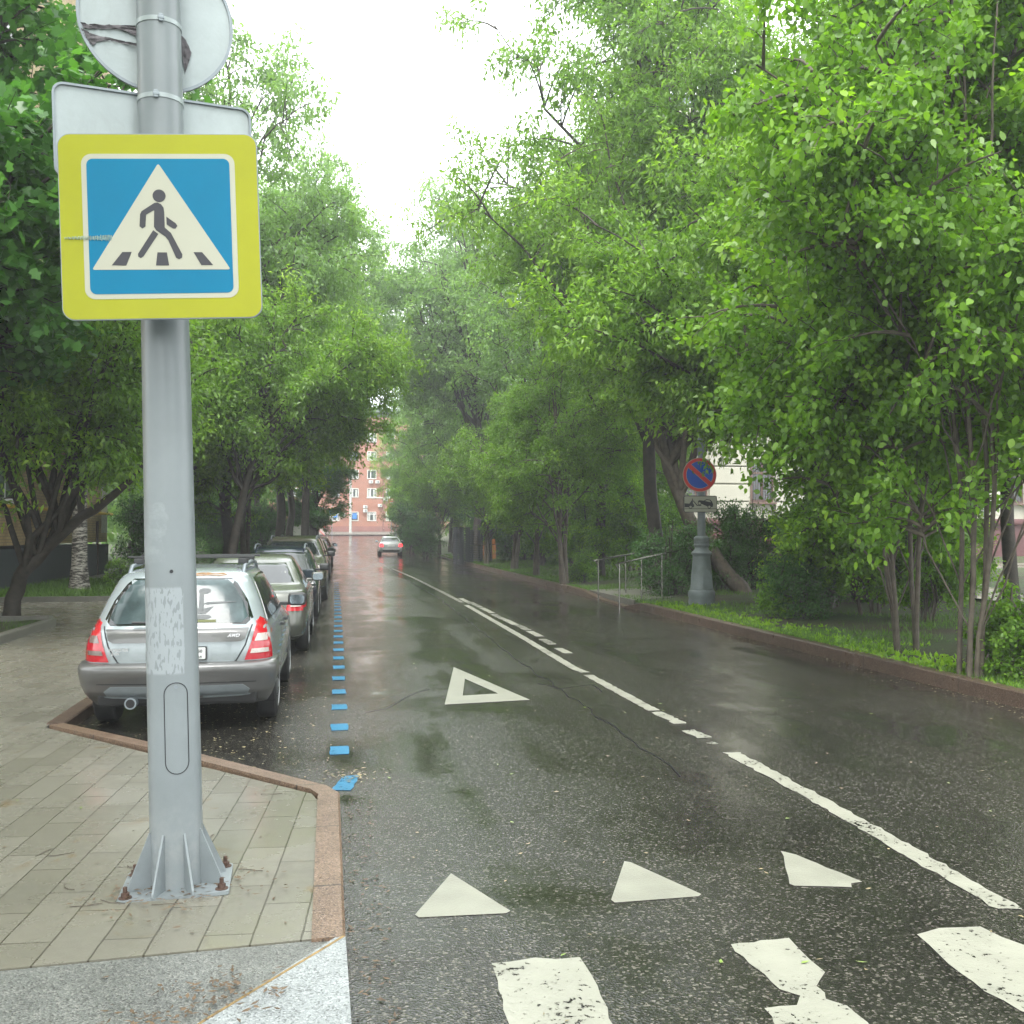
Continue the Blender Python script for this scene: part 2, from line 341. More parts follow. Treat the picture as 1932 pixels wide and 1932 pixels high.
def brick_mat(name, c1, c2, mortar, bw=0.25, rh=0.075, axes='yz', plinth=None, rough=0.75):
    m, nt, b, out = new_mat(name)
    tc = nt.n('ShaderNodeTexCoord'); P = tc.outputs['Object']
    sx = nt.n('ShaderNodeSeparateXYZ'); nt.l(P, sx.inputs[0])
    cx = nt.n('ShaderNodeCombineXYZ')
    ad = nt.n('ShaderNodeMath', operation='ADD'); nt.l(sx.outputs['X'], ad.inputs[0]); nt.l(sx.outputs['Y'], ad.inputs[1])
    nt.l(ad.outputs[0], cx.inputs['X']); nt.l(sx.outputs['Z'], cx.inputs['Y'])
    br = nt.n('ShaderNodeTexBrick', i_Scale=1.0, i_Mortar_Size=0.008, i_Mortar_Smooth=0.2, i_Brick_Width=bw, i_Row_Height=rh)
    br.inputs['Color1'].default_value = col4(c1); br.inputs['Color2'].default_value = col4(c2); br.inputs['Mortar'].default_value = col4(mortar)
    nt.l(cx.outputs[0], br.inputs['Vector'])
    n1 = nt.n('ShaderNodeTexNoise', i_Scale=1.2, i_Detail=8.0); nt.l(P, n1.inputs['Vector'])
    m1 = nt.n('ShaderNodeMapRange'); m1.inputs[1].default_value = 0.3; m1.inputs[2].default_value = 0.7; m1.inputs[3].default_value = 0.75; m1.inputs[4].default_value = 1.15; nt.l(n1.outputs['Fac'], m1.inputs[0])
    mx = nt.n('ShaderNodeMixRGB', blend_type='MULTIPLY'); mx.inputs[0].default_value = 1; nt.l(br.outputs['Color'], mx.inputs[1]); nt.l(m1.outputs[0], mx.inputs[2])
    nt.l(mx.outputs[0], b.inputs['Base Color']); b.inputs['Roughness'].default_value = rough
    bp = nt.n('ShaderNodeBump', i_Strength=0.6, i_Distance=0.008, invert=True); nt.l(br.outputs['Fac'], bp.inputs['Height']); nt.l(bp.outputs[0], b.inputs['Normal'])
    return m

def pole_mat():
    m, nt, b, out = new_mat('grey_painted_steel_with_torn_poster_residue')
    tc = nt.n('ShaderNodeTexCoord'); P = tc.outputs['Object']
    sx = nt.n('ShaderNodeSeparateXYZ'); nt.l(P, sx.inputs[0])
    def band(sock, a, c, soft=0.01):
        u = nt.n('ShaderNodeMapRange'); u.inputs[1].default_value = a; u.inputs[2].default_value = a + soft; nt.l(sock, u.inputs[0])
        w = nt.n('ShaderNodeMapRange'); w.inputs[1].default_value = c - soft; w.inputs[2].default_value = c; w.inputs[3].default_value = 1; w.inputs[4].default_value = 0; nt.l(sock, w.inputs[0])
        k = nt.n('ShaderNodeMath', operation='MULTIPLY'); nt.l(u.outputs[0], k.inputs[0]); nt.l(w.outputs[0], k.inputs[1]); return k.outputs[0]
    def mul(a, c):
        k = nt.n('ShaderNodeMath', operation='MULTIPLY'); nt.l(a, k.inputs[0]); nt.l(c, k.inputs[1]); return k.outputs[0]
    # wobble the coordinates a little so patch edges are torn
    nw = nt.n('ShaderNodeTexNoise', i_Scale=22.0, i_Detail=6.0); nt.l(P, nw.inputs['Vector'])
    def wob(sock, amp):
        k = nt.n('ShaderNodeMath', operation='MULTIPLY_ADD'); k.inputs[1].default_value = amp; nt.l(nw.outputs['Fac'], k.inputs[0]); nt.l(sock, k.inputs[2]); return k.outputs[0]
    front = nt.n('ShaderNodeMath', operation='LESS_THAN'); front.inputs[1].default_value = 0.03; nt.l(sx.outputs['Y'], front.inputs[0])
    p1 = mul(band(sx.outputs['Z'], 1.02, 1.44, 0.012), mul(band(wob(sx.outputs['X'], 0.012), -0.30, 0.072, 0.004), front.outputs[0]))
    mp = nt.n('ShaderNodeMapping'); mp.inputs['Scale'].default_value = (85, 85, 26); nt.l(P, mp.inputs['Vector'])
    st = nt.n('ShaderNodeTexNoise', i_Scale=1.0, i_Detail=1.5, i_Roughness=0.4); nt.l(mp.outputs[0], st.inputs['Vector'])
    sr = nt.n('ShaderNodeMapRange'); sr.inputs[1].default_value = 0.56; sr.inputs[2].default_value = 0.575; sr.inputs[3].default_value = 1; sr.inputs[4].default_value = 0.0; nt.l(st.outputs['Fac'], sr.inputs[0])
    patch1 = mul(p1, sr.outputs[0])
    p2 = mul(band(wob(sx.outputs['Z'], 0.10), 1.60, 1.89, 0.01), mul(band(wob(sx.outputs['X'], 0.12), -0.4, 0.055, 0.004), front.outputs[0]))
    s2 = nt.n('ShaderNodeTexNoise', i_Scale=14.0, i_Detail=8.0, i_Roughness=0.7); nt.l(P, s2.inputs['Vector'])
    r2 = nt.n('ShaderNodeMapRange'); r2.inputs[1].default_value = 0.40; r2.inputs[2].default_value = 0.56; r2.inputs[3].default_value = 1; r2.inputs[4].default_value = 0.15; nt.l(s2.outputs['Fac'], r2.inputs[0])
    patch2 = mul(p2, r2.outputs[0])
    n1 = nt.n('ShaderNodeTexNoise', i_Scale=3.0, i_Detail=8.0, i_Roughness=0.6); nt.l(P, n1.inputs['Vector'])
    m1 = nt.n('ShaderNodeMapRange'); m1.inputs[1].default_value = 0.3; m1.inputs[2].default_value = 0.7; m1.inputs[3].default_value = 0.9; m1.inputs[4].default_value = 1.08; nt.l(n1.outputs['Fac'], m1.inputs[0])
    mx = nt.n('ShaderNodeMixRGB', blend_type='MULTIPLY'); mx.inputs[0].default_value = 1; mx.inputs[1].default_value = (0.195, 0.22, 0.23, 1); nt.l(m1.outputs[0], mx.inputs[2])
    a = nt.n('ShaderNodeMixRGB'); a.inputs[2].default_value = (0.28, 0.31, 0.325, 1); nt.l(mx.outputs[0], a.inputs[1]); nt.l(patch1, a.inputs[0])
    c = nt.n('ShaderNodeMixRGB'); c.inputs[2].default_value = (0.25, 0.28, 0.29, 1); nt.l(a.outputs[0], c.inputs[1]); nt.l(patch2, c.inputs[0])
    # scuffs near the foot
    sc = mul(band(sx.outputs['Z'], -1.0, 0.5, 0.3), r2.outputs[0])
    f = nt.n('ShaderNodeMixRGB'); f.inputs[2].default_value = (0.225, 0.245, 0.25, 1); nt.l(c.outputs[0], f.inputs[1]); nt.l(sc, f.inputs[0])
    nt.l(f.outputs[0], b.inputs['Base Color'])
    pa = nt.n('ShaderNodeMath', operation='MAXIMUM'); nt.l(patch1, pa.inputs[0]); nt.l(patch2, pa.inputs[1])
    ro = nt.n('ShaderNodeMapRange'); ro.inputs[3].default_value = 0.34; ro.inputs[4].default_value = 0.7; nt.l(pa.outputs[0], ro.inputs[0]); nt.l(ro.outputs[0], b.inputs['Roughness'])
    bp = nt.n('ShaderNodeBump', i_Strength=0.25, i_Distance=0.002); nt.l(pa.outputs[0], bp.inputs['Height']); nt.l(bp.outputs[0], b.inputs['Normal'])
    return m

M = {}
M['asphalt'] = asphalt_mat()
M['white_paint'] = paint_mat('white_road_paint', (0.31, 0.31, 0.255), 0.60)
M['worn_paint'] = paint_mat('worn_white_road_paint', (0.29, 0.29, 0.24), 0.68)
M['tri_paint'] = paint_mat('smooth_white_road_paint', (0.275, 0.275, 0.225), 0.30, 60)
M['blue_paint'] = paint_mat('blue_road_paint', (0.008, 0.17, 0.32), 0.60)
M['slab'] = slab_mat()
M['pink_granite'] = granite_mat('pink_granite', (0.17, 0.112, 0.072), (0.06, 0.04, 0.03), (0.28, 0.20, 0.15), seam=1.0)
M['brown_granite'] = granite_mat('brown_granite', (0.105, 0.068, 0.05), (0.04, 0.028, 0.022), (0.19, 0.145, 0.115), rough=0.32, seam=2.1)
M['grey_granite'] = granite_mat('grey_granite', (0.135, 0.142, 0.13), (0.06, 0.06, 0.055), (0.22, 0.22, 0.20))
M['light_granite'] = granite_mat('light_granite', (0.25, 0.27, 0.27), (0.12, 0.13, 0.13), (0.35, 0.37, 0.37))
M['concrete'] = pm('wet_concrete', (0.15, 0.145, 0.125), 0.45, var=0.25, vs=3, bump=0.3)
M['soil'] = soil_mat()
M['pole'] = pole_mat()
M['grey_steel'] = pm('grey_painted_steel', (0.195, 0.22, 0.23), 0.38, var=0.1, grime=0.25)
M['dark_line'] = pm('dark_gap', (0.02, 0.022, 0.025), 0.7)
M['rust'] = pm('rusty_steel', (0.065, 0.036, 0.025), 0.75, var=0.4, vs=40, bump=0.4)
M['steel'] = pm('stainless_steel', (0.32, 0.31, 0.28), 0.25, 1.0, var=0.1)
M['galv'] = pm('galvanised_sheet', (0.33, 0.375, 0.38), 0.38, 0.15, var=0.10, vs=5, bump=0.05, grime=0.22)
M['galv_rim'] = pm('galvanised_rim', (0.22, 0.25, 0.27), 0.4, 0.4, var=0.15)
M['s_yellow'] = pm('yellow_sign_film', (0.315, 0.325, 0.02), 0.5, spec=0.2, var=0.05, vs=3, grime=0.06)
M['s_white'] = pm('white_sign_film', (0.38, 0.38, 0.30), 0.38, var=0.04, vs=3, grime=0.05)
M['s_blue'] = pm('blue_sign_film', (0.0, 0.15, 0.28), 0.5, spec=0.2, var=0.05, vs=3)
M['s_black'] = pm('black_sign_film', (0.022, 0.022, 0.03), 0.45)
M['s_red'] = pm('red_sign_film', (0.62, 0.05, 0.05), 0.4, var=0.06)
M['s_darkblue'] = pm('dark_blue_sign_film', (0.01, 0.08, 0.45), 0.4, var=0.06)
M['tape'] = pm('torn_tape', (0.10, 0.09, 0.10), 0.55, var=0.5, vs=30, bump=0.5)
M['lamp_paint'] = pm('blue_grey_cast_iron', (0.17, 0.20, 0.205), 0.5, var=0.15, bump=0.15, grime=0.3)
M['bark'] = pm('wet_dark_bark', (0.040, 0.032, 0.024), 0.75, var=0.5, vs=9, bump=0.9, bs=26)
M['bark_pale'] = pm('grey_brown_bark', (0.085, 0.070, 0.052), 0.75, var=0.45, vs=9, bump=0.9, bs=26)  # paler bark for young stems, twigs and the curved trunk
# ================================================================== cars
def car_paint(name, c, metal=0.35, rough=0.28): return pm(name, c, rough, metal, var=0.05, vs=3, coat=0.7, rvar=0.05, grime=0.10)
M['glass'] = pm('dark_car_glass', (0.012, 0.016, 0.017), 0.05, var=0.3, vs=4, spec=0.9, rvar=0.02)
M['sky_toned_glass'] = pm('sky_toned_rear_glass', (0.06, 0.085, 0.088), 0.12, var=0.45, vs=3.5, spec=0.35, rvar=0.04)  # base colour lifted to stand for reflected sky and interior light
M['tyre'] = pm('tyre_rubber', (0.022, 0.022, 0.022), 0.6, var=0.2, bump=0.2)
M['rim'] = pm('alloy_rim', (0.42, 0.43, 0.43), 0.3, 0.7, grime=0.3)
M['black_plastic'] = pm('black_plastic', (0.025, 0.026, 0.027), 0.45, var=0.15)
M['under'] = pm('dark_underbody', (0.012, 0.012, 0.012), 0.8)
M['red_lens'] = pm('red_lamp_lens', (0.42, 0.012, 0.022), 0.12, var=0.15, vs=30, coat=0.8)
M['clear_lens'] = pm('clear_lamp_lens', (0.50, 0.45, 0.42), 0.15, var=0.15, vs=60, coat=0.8)
M['smoke_lens'] = pm('smoked_lamp_lens', (0.16, 0.12, 0.11), 0.15, var=0.2, vs=60, coat=0.8)
M['orange_lens'] = pm('orange_lamp_lens', (0.6, 0.2, 0.03), 0.15, var=0.1, coat=0.8)
M['plate'] = pm('white_plate', (0.62, 0.64, 0.62), 0.35, var=0.05)
M['chrome'] = pm('chrome', (0.6, 0.6, 0.6), 0.12, 1.0, var=0.05)
m_, nt_, b_, o_ = new_mat('lit_brake_lamp')
b_.inputs['Base Color'].default_value = (0.5, 0.01, 0.01, 1); b_.inputs['Emission Color'].default_value = (1, 0.02, 0.03, 1); b_.inputs['Emission Strength'].default_value = 2.2
M['brake_lit'] = m_

M['mirror'] = pm('mirror_glass', (0.22, 0.26, 0.28), 0.08, 1.0, var=0.15)
def hull_bm(zs, yr, yf, hw, rr=0.22, rf=0.40, bowr=0.05, bowf=0.16, taper=0.05):
    """closed body shell from horizontal outlines; z keys -> rear y, front y, half width"""
    bm = bmesh.new(); rings = []
    z0 = [a[0] for a in zs]
    def f(col, z): return float(np.interp(z, z0, [a[col] for a in zs]))
    levels = []
    for i in range(len(zs) - 1):
        k = max(1, int(math.ceil((zs[i + 1][0] - zs[i][0]) / 0.035)))
        levels += [zs[i][0] + (zs[i + 1][0] - zs[i][0]) * j / k for j in range(k)]
    levels.append(zs[-1][0])
    for z in levels:
        a, b, w = f(1, z), f(2, z), f(3, z)
        L = b - a; r1 = min(rr, w * 0.9, L * 0.3); r2 = min(rf, w * 0.9, L * 0.3)
        pts = []
        for k in range(9): pts.append((-w + r1 + (2 * (w - r1)) * k / 8, a))
        for k in range(1, 7): t = R(-90 + 90 * k / 6); pts.append((w - r1 + r1 * math.cos(t), a + r1 + r1 * math.sin(t)))
        ns = 56
        for k in range(1, ns): pts.append((w, a + r1 + (L - r1 - r2) * k / ns))
        for k in range(0, 7): t = R(90 * k / 6); pts.append((w - r2 + r2 * math.cos(t), b - r2 + r2 * math.sin(t)))
        for k in range(1, 9): pts.append((w - r2 - 2 * (w - r2) * k / 8, b))
        for k in range(1, 7): t = R(90 + 90 * k / 6); pts.append((-w + r2 + r2 * math.cos(t), b - r2 + r2 * math.sin(t)))
        for k in range(1, ns): pts.append((-w, b - r2 - (L - r1 - r2) * k / ns))
        for k in range(0, 6): t = R(180 + 90 * k / 6); pts.append((-w + r1 + r1 * math.cos(t), a + r1 + r1 * math.sin(t)))
        ring = []
        for x, y in pts:
            u = (y - (a + b) / 2) / (L / 2); q = (x / w) ** 2 if w > 0 else 0
            x2 = x * (1 - taper * abs(u) ** 3)
            y2 = y + (bowr * q * max(0, -u) ** 3) - (bowf * q * max(0, u) ** 3)
            ring.append(bm.verts.new((x2, y2, z)))
        rings.append(ring)
    n = len(rings[0])
    for i in range(len(rings) - 1):
        for k in range(n): bm.faces.new((rings[i][k], rings[i][(k + 1) % n], rings[i + 1][(k + 1) % n], rings[i + 1][k]))
    bm.faces.new(rings[0][::-1]); bm.faces.new(rings[-1])
    for _ in range(2): bmesh.ops.smooth_vert(bm, verts=[v for v in bm.verts if zs[0][0] + .01 < v.co.z < zs[-1][0] - .001], factor=0.35, use_axis_x=False, use_axis_y=True, use_axis_z=True)
    return bm

def cut_wheels(o, wheels, r):
    cb = bmesh.new()
    for wx, wy in wheels:
        s = 1 if wx > 0 else -1
        lathe(cb, [(r, -0.16), (r, 0.3)], 36, 'x', (wx, wy, r * 0.92))
    co = obj('cutter', cb)
    md = o.modifiers.new('b', 'BOOLEAN'); md.operation = 'DIFFERENCE'; md.object = co; md.solver = 'EXACT'
    bpy.context.view_layer.update()
    me = bpy.data.meshes.new_from_object(o.evaluated_get(bpy.context.evaluated_depsgraph_get()))
    o.modifiers.clear(); old = o.data
    mats = list(old.materials)
    if len(me.polygons) > 50:
        o.data = me; me.materials.clear()
        for m in mats: me.materials.append(m)
        me.polygons.foreach_set('use_smooth', [True] * len(me.polygons)); me.set_sharp_from_angle(angle=R(38))
    bpy.data.objects.remove(co)

kind_low = True
def panel(bvh, poly, view, off=0.004, thick=0.012, step=0.06, flip=1):
    """a sheet cut to `poly` and laid on the body seen from 'rear','front','side','top'"""
    bm = bmesh.new()
    vs = [bm.verts.new((a, b, 0)) for a, b in poly]; bm.faces.new(vs)
    xs = [p[0] for p in poly]; ys = [p[1] for p in poly]
    for ax, lo, hi in ((0, min(xs), max(xs)), (1, min(ys), max(ys))):
        k = int((hi - lo) / step)
        for i in range(1, k + 1):
            p = lo + (hi - lo) * i / (k + 1)
            co = (p, 0, 0) if ax == 0 else (0, p, 0); no = (1, 0, 0) if ax == 0 else (0, 1, 0)
            bmesh.ops.bisect_plane(bm, geom=bm.verts[:] + bm.edges[:] + bm.faces[:], plane_co=co, plane_no=no)
    for v in bm.verts:
        a, b = v.co.x, v.co.y
        if view == 'rear': o_, d_ = Vector((a, -3, b)), Vector((0, 1, 0))
        elif view == 'front': o_, d_ = Vector((a, 9, b)), Vector((0, -1, 0))
        elif view == 'side': o_, d_ = Vector((3 * flip, a, b)), Vector((-flip, 0, 0))
        else: o_, d_ = Vector((a, b, 4)), Vector((0, 0, -1))
        h = bvh.ray_cast(o_, d_)
        for q_ in range(14):
            if h[0] is not None or view not in ('rear', 'front'): break
            a *= .985; o_.x = a; h = bvh.ray_cast(o_, d_)
        for q_ in range(16):
            if view != 'side' or (h[0] is not None and abs(h[0].x) > (.68 if b < 1.1 and kind_low else .55)): break
            a += .02 if a < 2 else -.02; o_.y = a; h = bvh.ray_cast(o_, d_)
        if h[0] is None:
            mid = {'rear': Vector((a, 0.3, b)), 'front': Vector((a, 4.2, b)), 'side': Vector((0.6 * flip, a, b)), 'top': Vector((a, b, 1.4))}[view]
            h = bvh.find_nearest(mid)
        v.co = h[0] - d_ * off
    dv = {'rear': Vector((0, 1, 0)), 'front': Vector((0, -1, 0)), 'side': Vector((-flip, 0, 0)), 'top': Vector((0, 0, -1))}[view]
    be = [e for e in bm.edges if e.is_boundary]
    r = bmesh.ops.extrude_edge_only(bm, edges=be)
    for g in r['geom']:
        if isinstance(g, bmesh.types.BMVert): g.co += dv * thick
    bmesh.ops.recalc_face_normals(bm, faces=bm.faces[:])
    return bm

def strip_poly(pts, w):
    """thin band around an open polyline"""
    L, Rr = [], []
    for i, p in enumerate(pts):
        a = pts[max(i - 1, 0)]; b = pts[min(i + 1, len(pts) - 1)]
        dx, dy = b[0] - a[0], b[1] - a[1]; l = math.hypot(dx, dy) or 1
        L.append((p[0] - dy / l * w / 2, p[1] + dx / l * w / 2)); Rr.append((p[0] + dy / l * w / 2, p[1] - dx / l * w / 2))
    return L + Rr[::-1]

def wheel_meshes(r, w, name):
    bt = bmesh.new()
    lathe(bt, [(r * 0.66, -w / 2), (r * 0.9, -w / 2), (r * 0.985, -w / 2 + 0.02), (r, -w / 2 + 0.045), (r, w / 2 - 0.045), (r * 0.985, w / 2 - 0.02), (r * 0.9, w / 2), (r * 0.66, w / 2)], 40, 'x')
    br = bmesh.new()
    lathe(br, [(r * 0.655, w / 2 - 0.05), (r * 0.68, w / 2 + 0.004), (r * 0.62, w / 2 + 0.004), (r * 0.58, w / 2 - 0.05)], 32, 'x')
    for k in range(7):
        a = 2 * math.pi * k / 7
        c = Vector((w / 2 - 0.016, math.cos(a) * r * 0.34, math.sin(a) * r * 0.34))
        box(br, c, (0.022, r * 0.60, 0.052), rx=a, bev=0.006)
    lathe(br, [(0.055, w / 2 - 0.04), (0.055, w / 2 - 0.003), (0.03, w / 2 + 0.006)], 16, 'x')
    bd = bmesh.new(); lathe(bd, [(r * 0.60, w / 2 - 0.07), (r * 0.60, w / 2 - 0.055)], 24, 'x')
    return bt, br, bd
_wh = {}
def add_wheels(root, hx, ys, r, w=0.20):
    for wy in ys:
        for s in (-1, 1):
            we = empty('wheel', (s * (hx - w / 2 - 0.015), wy, r)); we.parent = root
            if s < 0: we.rotation_euler = (0, 0, math.pi)
            k = round(r, 2)
            if k not in _wh:
                bt, br, bd = wheel_meshes(r, w, '')
                a = obj('tyre', bt, M['tyre'], we, smooth=35); b = obj('rim', br, M['rim'], we, smooth=35); c = obj('brake_disc', bd, M['under'], we)
                _wh[k] = (a.data, b.data, c.data)
            else:
                for nm, me in zip(('tyre', 'rim', 'brake_disc'), _wh[k]):
                    q = bpy.data.objects.new(nm, me); COL.objects.link(q); q.parent = we

SH = {  # z, rear y, front y, half width
 'wagon': dict(z=[(.27, .22, 4.30, .78), (.34, .10, 4.40, .83), (.50, .04, 4.43, .86), (.62, .06, 4.42, .867), (.72, .05, 4.36, .865), (.80, .055, 4.15, .86), (.86, .06, 3.75, .85), (.93, .08, 3.42, .83), (.98, .12, 3.20, .80), (1.20, .26, 2.86, .715), (1.38, .385, 2.60, .63), (1.43, .44, 2.50, .59), (1.465, .56, 2.30, .53), (1.485, .8, 2.05, .43)], L=4.43, wb=(.92, 3.44), r=.33, hw=.867,
   side=[(.47, 1.0), (3.02, 1.0), (2.55, 1.385), (1.6, 1.415), (.72, 1.385)], belt=.98, top=1.36),
 'sedan': dict(z=[(.22, .20, 4.40, .76), (.30, .06, 4.48, .84), (.45, .0, 4.52, .87), (.62, .02, 4.50, .88), (.78, .05, 4.40, .875), (.86, .08, 4.0, .865), (.93, .12, 3.55, .84), (.97, .30, 3.40, .82), (1.0, .62, 3.28, .79), (1.2, 1.0, 2.92, .69), (1.36, 1.33, 2.60, .60), (1.41, 1.5, 2.42, .55), (1.44, 1.75, 2.2, .44)], L=4.5, wb=(.98, 3.6), r=.32, hw=.88,
   side=[(.86, 1.0), (3.1, .99), (2.62, 1.33), (1.9, 1.375), (1.42, 1.34)], belt=.99, top=1.33),
 'hatch': dict(z=[(.24, .16, 3.95, .76), (.32, .05, 4.03, .83), (.48, .0, 4.06, .85), (.64, .02, 4.05, .86), (.8, .03, 3.92, .855), (.9, .04, 3.45, .84), (.96, .06, 3.15, .82), (1.02, .10, 3.0, .79), (1.25, .22, 2.6, .70), (1.42, .36, 2.3, .61), (1.47, .45, 2.15, .57), (1.5, .7, 1.9, .45)], L=4.05, wb=(.72, 3.25), r=.31, hw=.86,
   side=[(.4, 1.04), (2.82, 1.02), (2.3, 1.40), (1.4, 1.44), (.62, 1.40)], belt=1.02, top=1.39),
 'suv': dict(z=[(.30, .18, 4.45, .82), (.38, .06, 4.56, .89), (.58, .0, 4.60, .92), (.75, .02, 4.60, .93), (.95, .04, 4.45, .925), (1.03, .05, 4.0, .91), (1.10, .07, 3.55, .88), (1.15, .10, 3.40, .85), (1.4, .24, 2.98, .75), (1.58, .38, 2.66, .67), (1.63, .46, 2.5, .62), (1.67, .72, 2.2, .5)], L=4.6, wb=(.88, 3.55), r=.36, hw=.93,
   side=[(.42, 1.17), (3.2, 1.16), (2.68, 1.54), (1.6, 1.58), (.66, 1.55)], belt=1.16, top=1.54),
}
def car(kind, paint, away, pos, label, group='cars parked along the left kerb', trim=None, lit=False, simple=False, name='parked_car', rack=False):
    S = SH[kind]; trim = trim or paint
    # root placed so that local y=0 is the rear bumper
    root = empty(name, pos, 0 if away else math.pi, label, 'car', group)
    bm = hull_bm(S['z'], None, None, None)
    body = obj('body', bm, paint, root, smooth=40)
    bm2 = bmesh.new(); bm2.from_mesh(body.data); bvh = BVHTree.FromBMesh(bm2); bm2.free()
    r = S['r']; hx = S['hw']
    cut_wheels(body, [(s * hx, y) for s in (-1, 1) for y in S['wb']], r * 1.16)
    ub = bmesh.new(); box(ub, (0, S['L'] / 2, .34), (hx * 1.55, S['L'] - .5, .2)); obj('underbody', ub, M['under'], root)
    add_wheels(root, hx, S['wb'], r)
    belt, top = S['belt'], S['top']; zt = S['z']
    def W(z): return float(np.interp(z, [a[0] for a in zt], [a[3] for a in zt]))
    # glass
    wb_, wt_ = W(belt + .03), W(top)
    obj('windscreen', panel(bvh, [(-wb_ * .90, belt + .03), (wb_ * .90, belt + .03), (wt_ * .86, top), (-wt_ * .86, top)], 'front'), M['glass'], root, smooth=60)
    if kind != 'wagon':
        obj('rear_window', panel(bvh, [(-wb_ * .84, belt + .05), (wb_ * .84, belt + .05), (wt_ * .82, top - .01), (-wt_ * .82, top - .01)], 'rear'), M['glass'], root, smooth=60)
    sd = S['side']
    def lerp(a, b, t): return (a[0] + (b[0] - a[0]) * t, a[1] + (b[1] - a[1]) * t)
    def ontop(y): # upper outline of the glass at y
        t_ = sorted(sd[2:], key=lambda p: p[0]); return float(np.interp(y, [p[0] for p in t_], [p[1] for p in t_]))
    b0, b1 = sd[0], sd[1]; cuts = [.36, .62] if kind != 'sedan' else [.48]
    y0 = sd[-1][0]; y1 = sd[2][0]
    edges = [sd[-1][0]] + [b0[0] + (b1[0] - b0[0]) * c for c in cuts] + [sd[2][0]]
    for s in (-1, 1):
        for i in range(len(edges) - 1):
            g = .018
            p = []
            lo_a = b0 if i == 0 else (edges[i] + g, b0[1]); lo_b = b1 if i == len(edges) - 2 else (edges[i + 1] - g, b0[1])
            ua = edges[i] + (g if i else .03); ub_ = edges[i + 1] - (g if i < len(edges) - 2 else .0)
            p = [lo_a, lo_b, (ub_, ontop(ub_)), ((ua + ub_) / 2, ontop((ua + ub_) / 2)), (ua, ontop(ua))]
            obj('side_window', panel(bvh, p, 'side', .003, flip=s), M['glass'], root, smooth=60)
        # door seams, sill strip, handles
        for c in ([.36, .62] if kind != 'sedan' else [.14, .5]):
            yy = b0[0] + (b1[0] - b0[0]) * c
            obj('door_seam', panel(bvh, [(yy, .40), (yy + .012, .40), (yy + .012, b0[1] - .02), (yy, b0[1] - .02)], 'side', .002, .006, flip=s), M['dark_line'], root)
            hb = bmesh.new(); box(hb, (s * (W(.86) + .012), yy + .20, .87 + (.12 if kind == 'suv' else 0)), (.035, .17, .032), bev=.01); obj('door_handle', hb, M['black_plastic'] if kind == 'wagon' else trim, root)
        obj('sill_trim', panel(bvh, [(S['wb'][0] + r * 1.25, S['z'][0][0] + .04), (S['wb'][1] - r * 1.25, S['z'][0][0] + .04), (S['wb'][1] - r * 1.25, S['z'][0][0] + .13), (S['wb'][0] + r * 1.25, S['z'][0][0] + .13)], 'side', .012, flip=s), M['black_plastic'] if kind != 'wagon' else trim, root)
        # mirrors: housing + glass facing back
        ym = b1[0] - .22; zm = b1[1] + .045
        mb = bmesh.new(); box(mb, (s * (W(zm) + .19), ym + .03, zm), (.21, .13, .15), bev=.045); box(mb, (s * (W(zm) + .06), ym + .05, zm - .05), (.14, .05, .04), bev=.01)
        mo = obj('mirror', mb, M['black_plastic'] if kind != 'sedan' else paint, root, smooth=60)
        mg = bmesh.new(); prism(mg, rrect(.165, .11, .035, s * (W(zm) + .19), zm), ym - .034, ym - .038, 'xz'); obj('mirror_glass', mg, M['mirror'], mo)
    # front end
    zh = S['z'][3][0] + .03
    for s in (-1, 1):
        obj('headlight', panel(bvh, [(s * .42, zh), (s * .80, zh + .03), (s * .80, zh + .15), (s * .50, zh + .14)], 'front', .006), M['clear_lens'], root, smooth=60)
        if kind == 'suv': obj('indicator', panel(bvh, [(s * .80, zh + .02), (s * .90, zh + .04), (s * .90, zh + .13), (s * .80, zh + .14)], 'front', .008), M['orange_lens'], root, smooth=60)
    obj('grille', panel(bvh, [(-.34, zh), (.34, zh), (.38, zh + .12), (-.38, zh + .12)], 'front', .006), M['black_plastic'], root)
    obj('licence_plate', panel(bvh, [(-.26, zh - .2), (.26, zh - .2), (.26, zh - .09), (-.26, zh - .09)], 'front', .014), M['plate'], root)
    obj('lower_grille', panel(bvh, [(-.5, zh - .33), (.5, zh - .33), (.46, zh - .24), (-.46, zh - .24)], 'front', .006), M['black_plastic'], root)
    if kind != 'wagon':  # rear end of the plain cars
        zl = S['z'][4][0]
        for s in (-1, 1):
            pl = [(s * .56, zl - .12), (s * .84, zl - .12), (s * .86, zl + .10), (s * .62, zl + .12)]
            if kind in ('suv', 'hatch'): pl = [(s * .66, zl - .1), (s * .86, zl - .1), (s * .80, zl + .30), (s * .70, zl + .30)]
            tl = obj('tail_light', panel(bvh, pl, 'rear', .008), M['brake_lit'] if lit else M['red_lens'], root, smooth=60)
            cx = s * .70
            obj('reverse_lens', panel(bvh, [(cx - .07, zl - .06), (cx + .07, zl - .06), (cx + .07, zl - .01), (cx - .07, zl - .01)], 'rear', .013), M['clear_lens'], tl)
            # lamps wrap round the corner
            obj('side_lens', panel(bvh, [(.06, zl - .10), (.30, zl - .06), (.26, zl + .08), (.08, zl + .10)], 'side', .007, flip=s), M['brake_lit'] if lit else M['red_lens'], tl, smooth=60)
        obj('licence_plate', panel(bvh, [(-.26, zl - .1), (.26, zl - .1), (.26, zl + .01), (-.26, zl + .01)], 'rear', .014), M['plate'], root)
        obj('boot_seam', panel(bvh, strip_poly([(-.64, zl + .13), (-.55, zl - .17), (.55, zl - .17), (.64, zl + .13)], .012), 'rear', .003, .004), M['dark_line'], root)
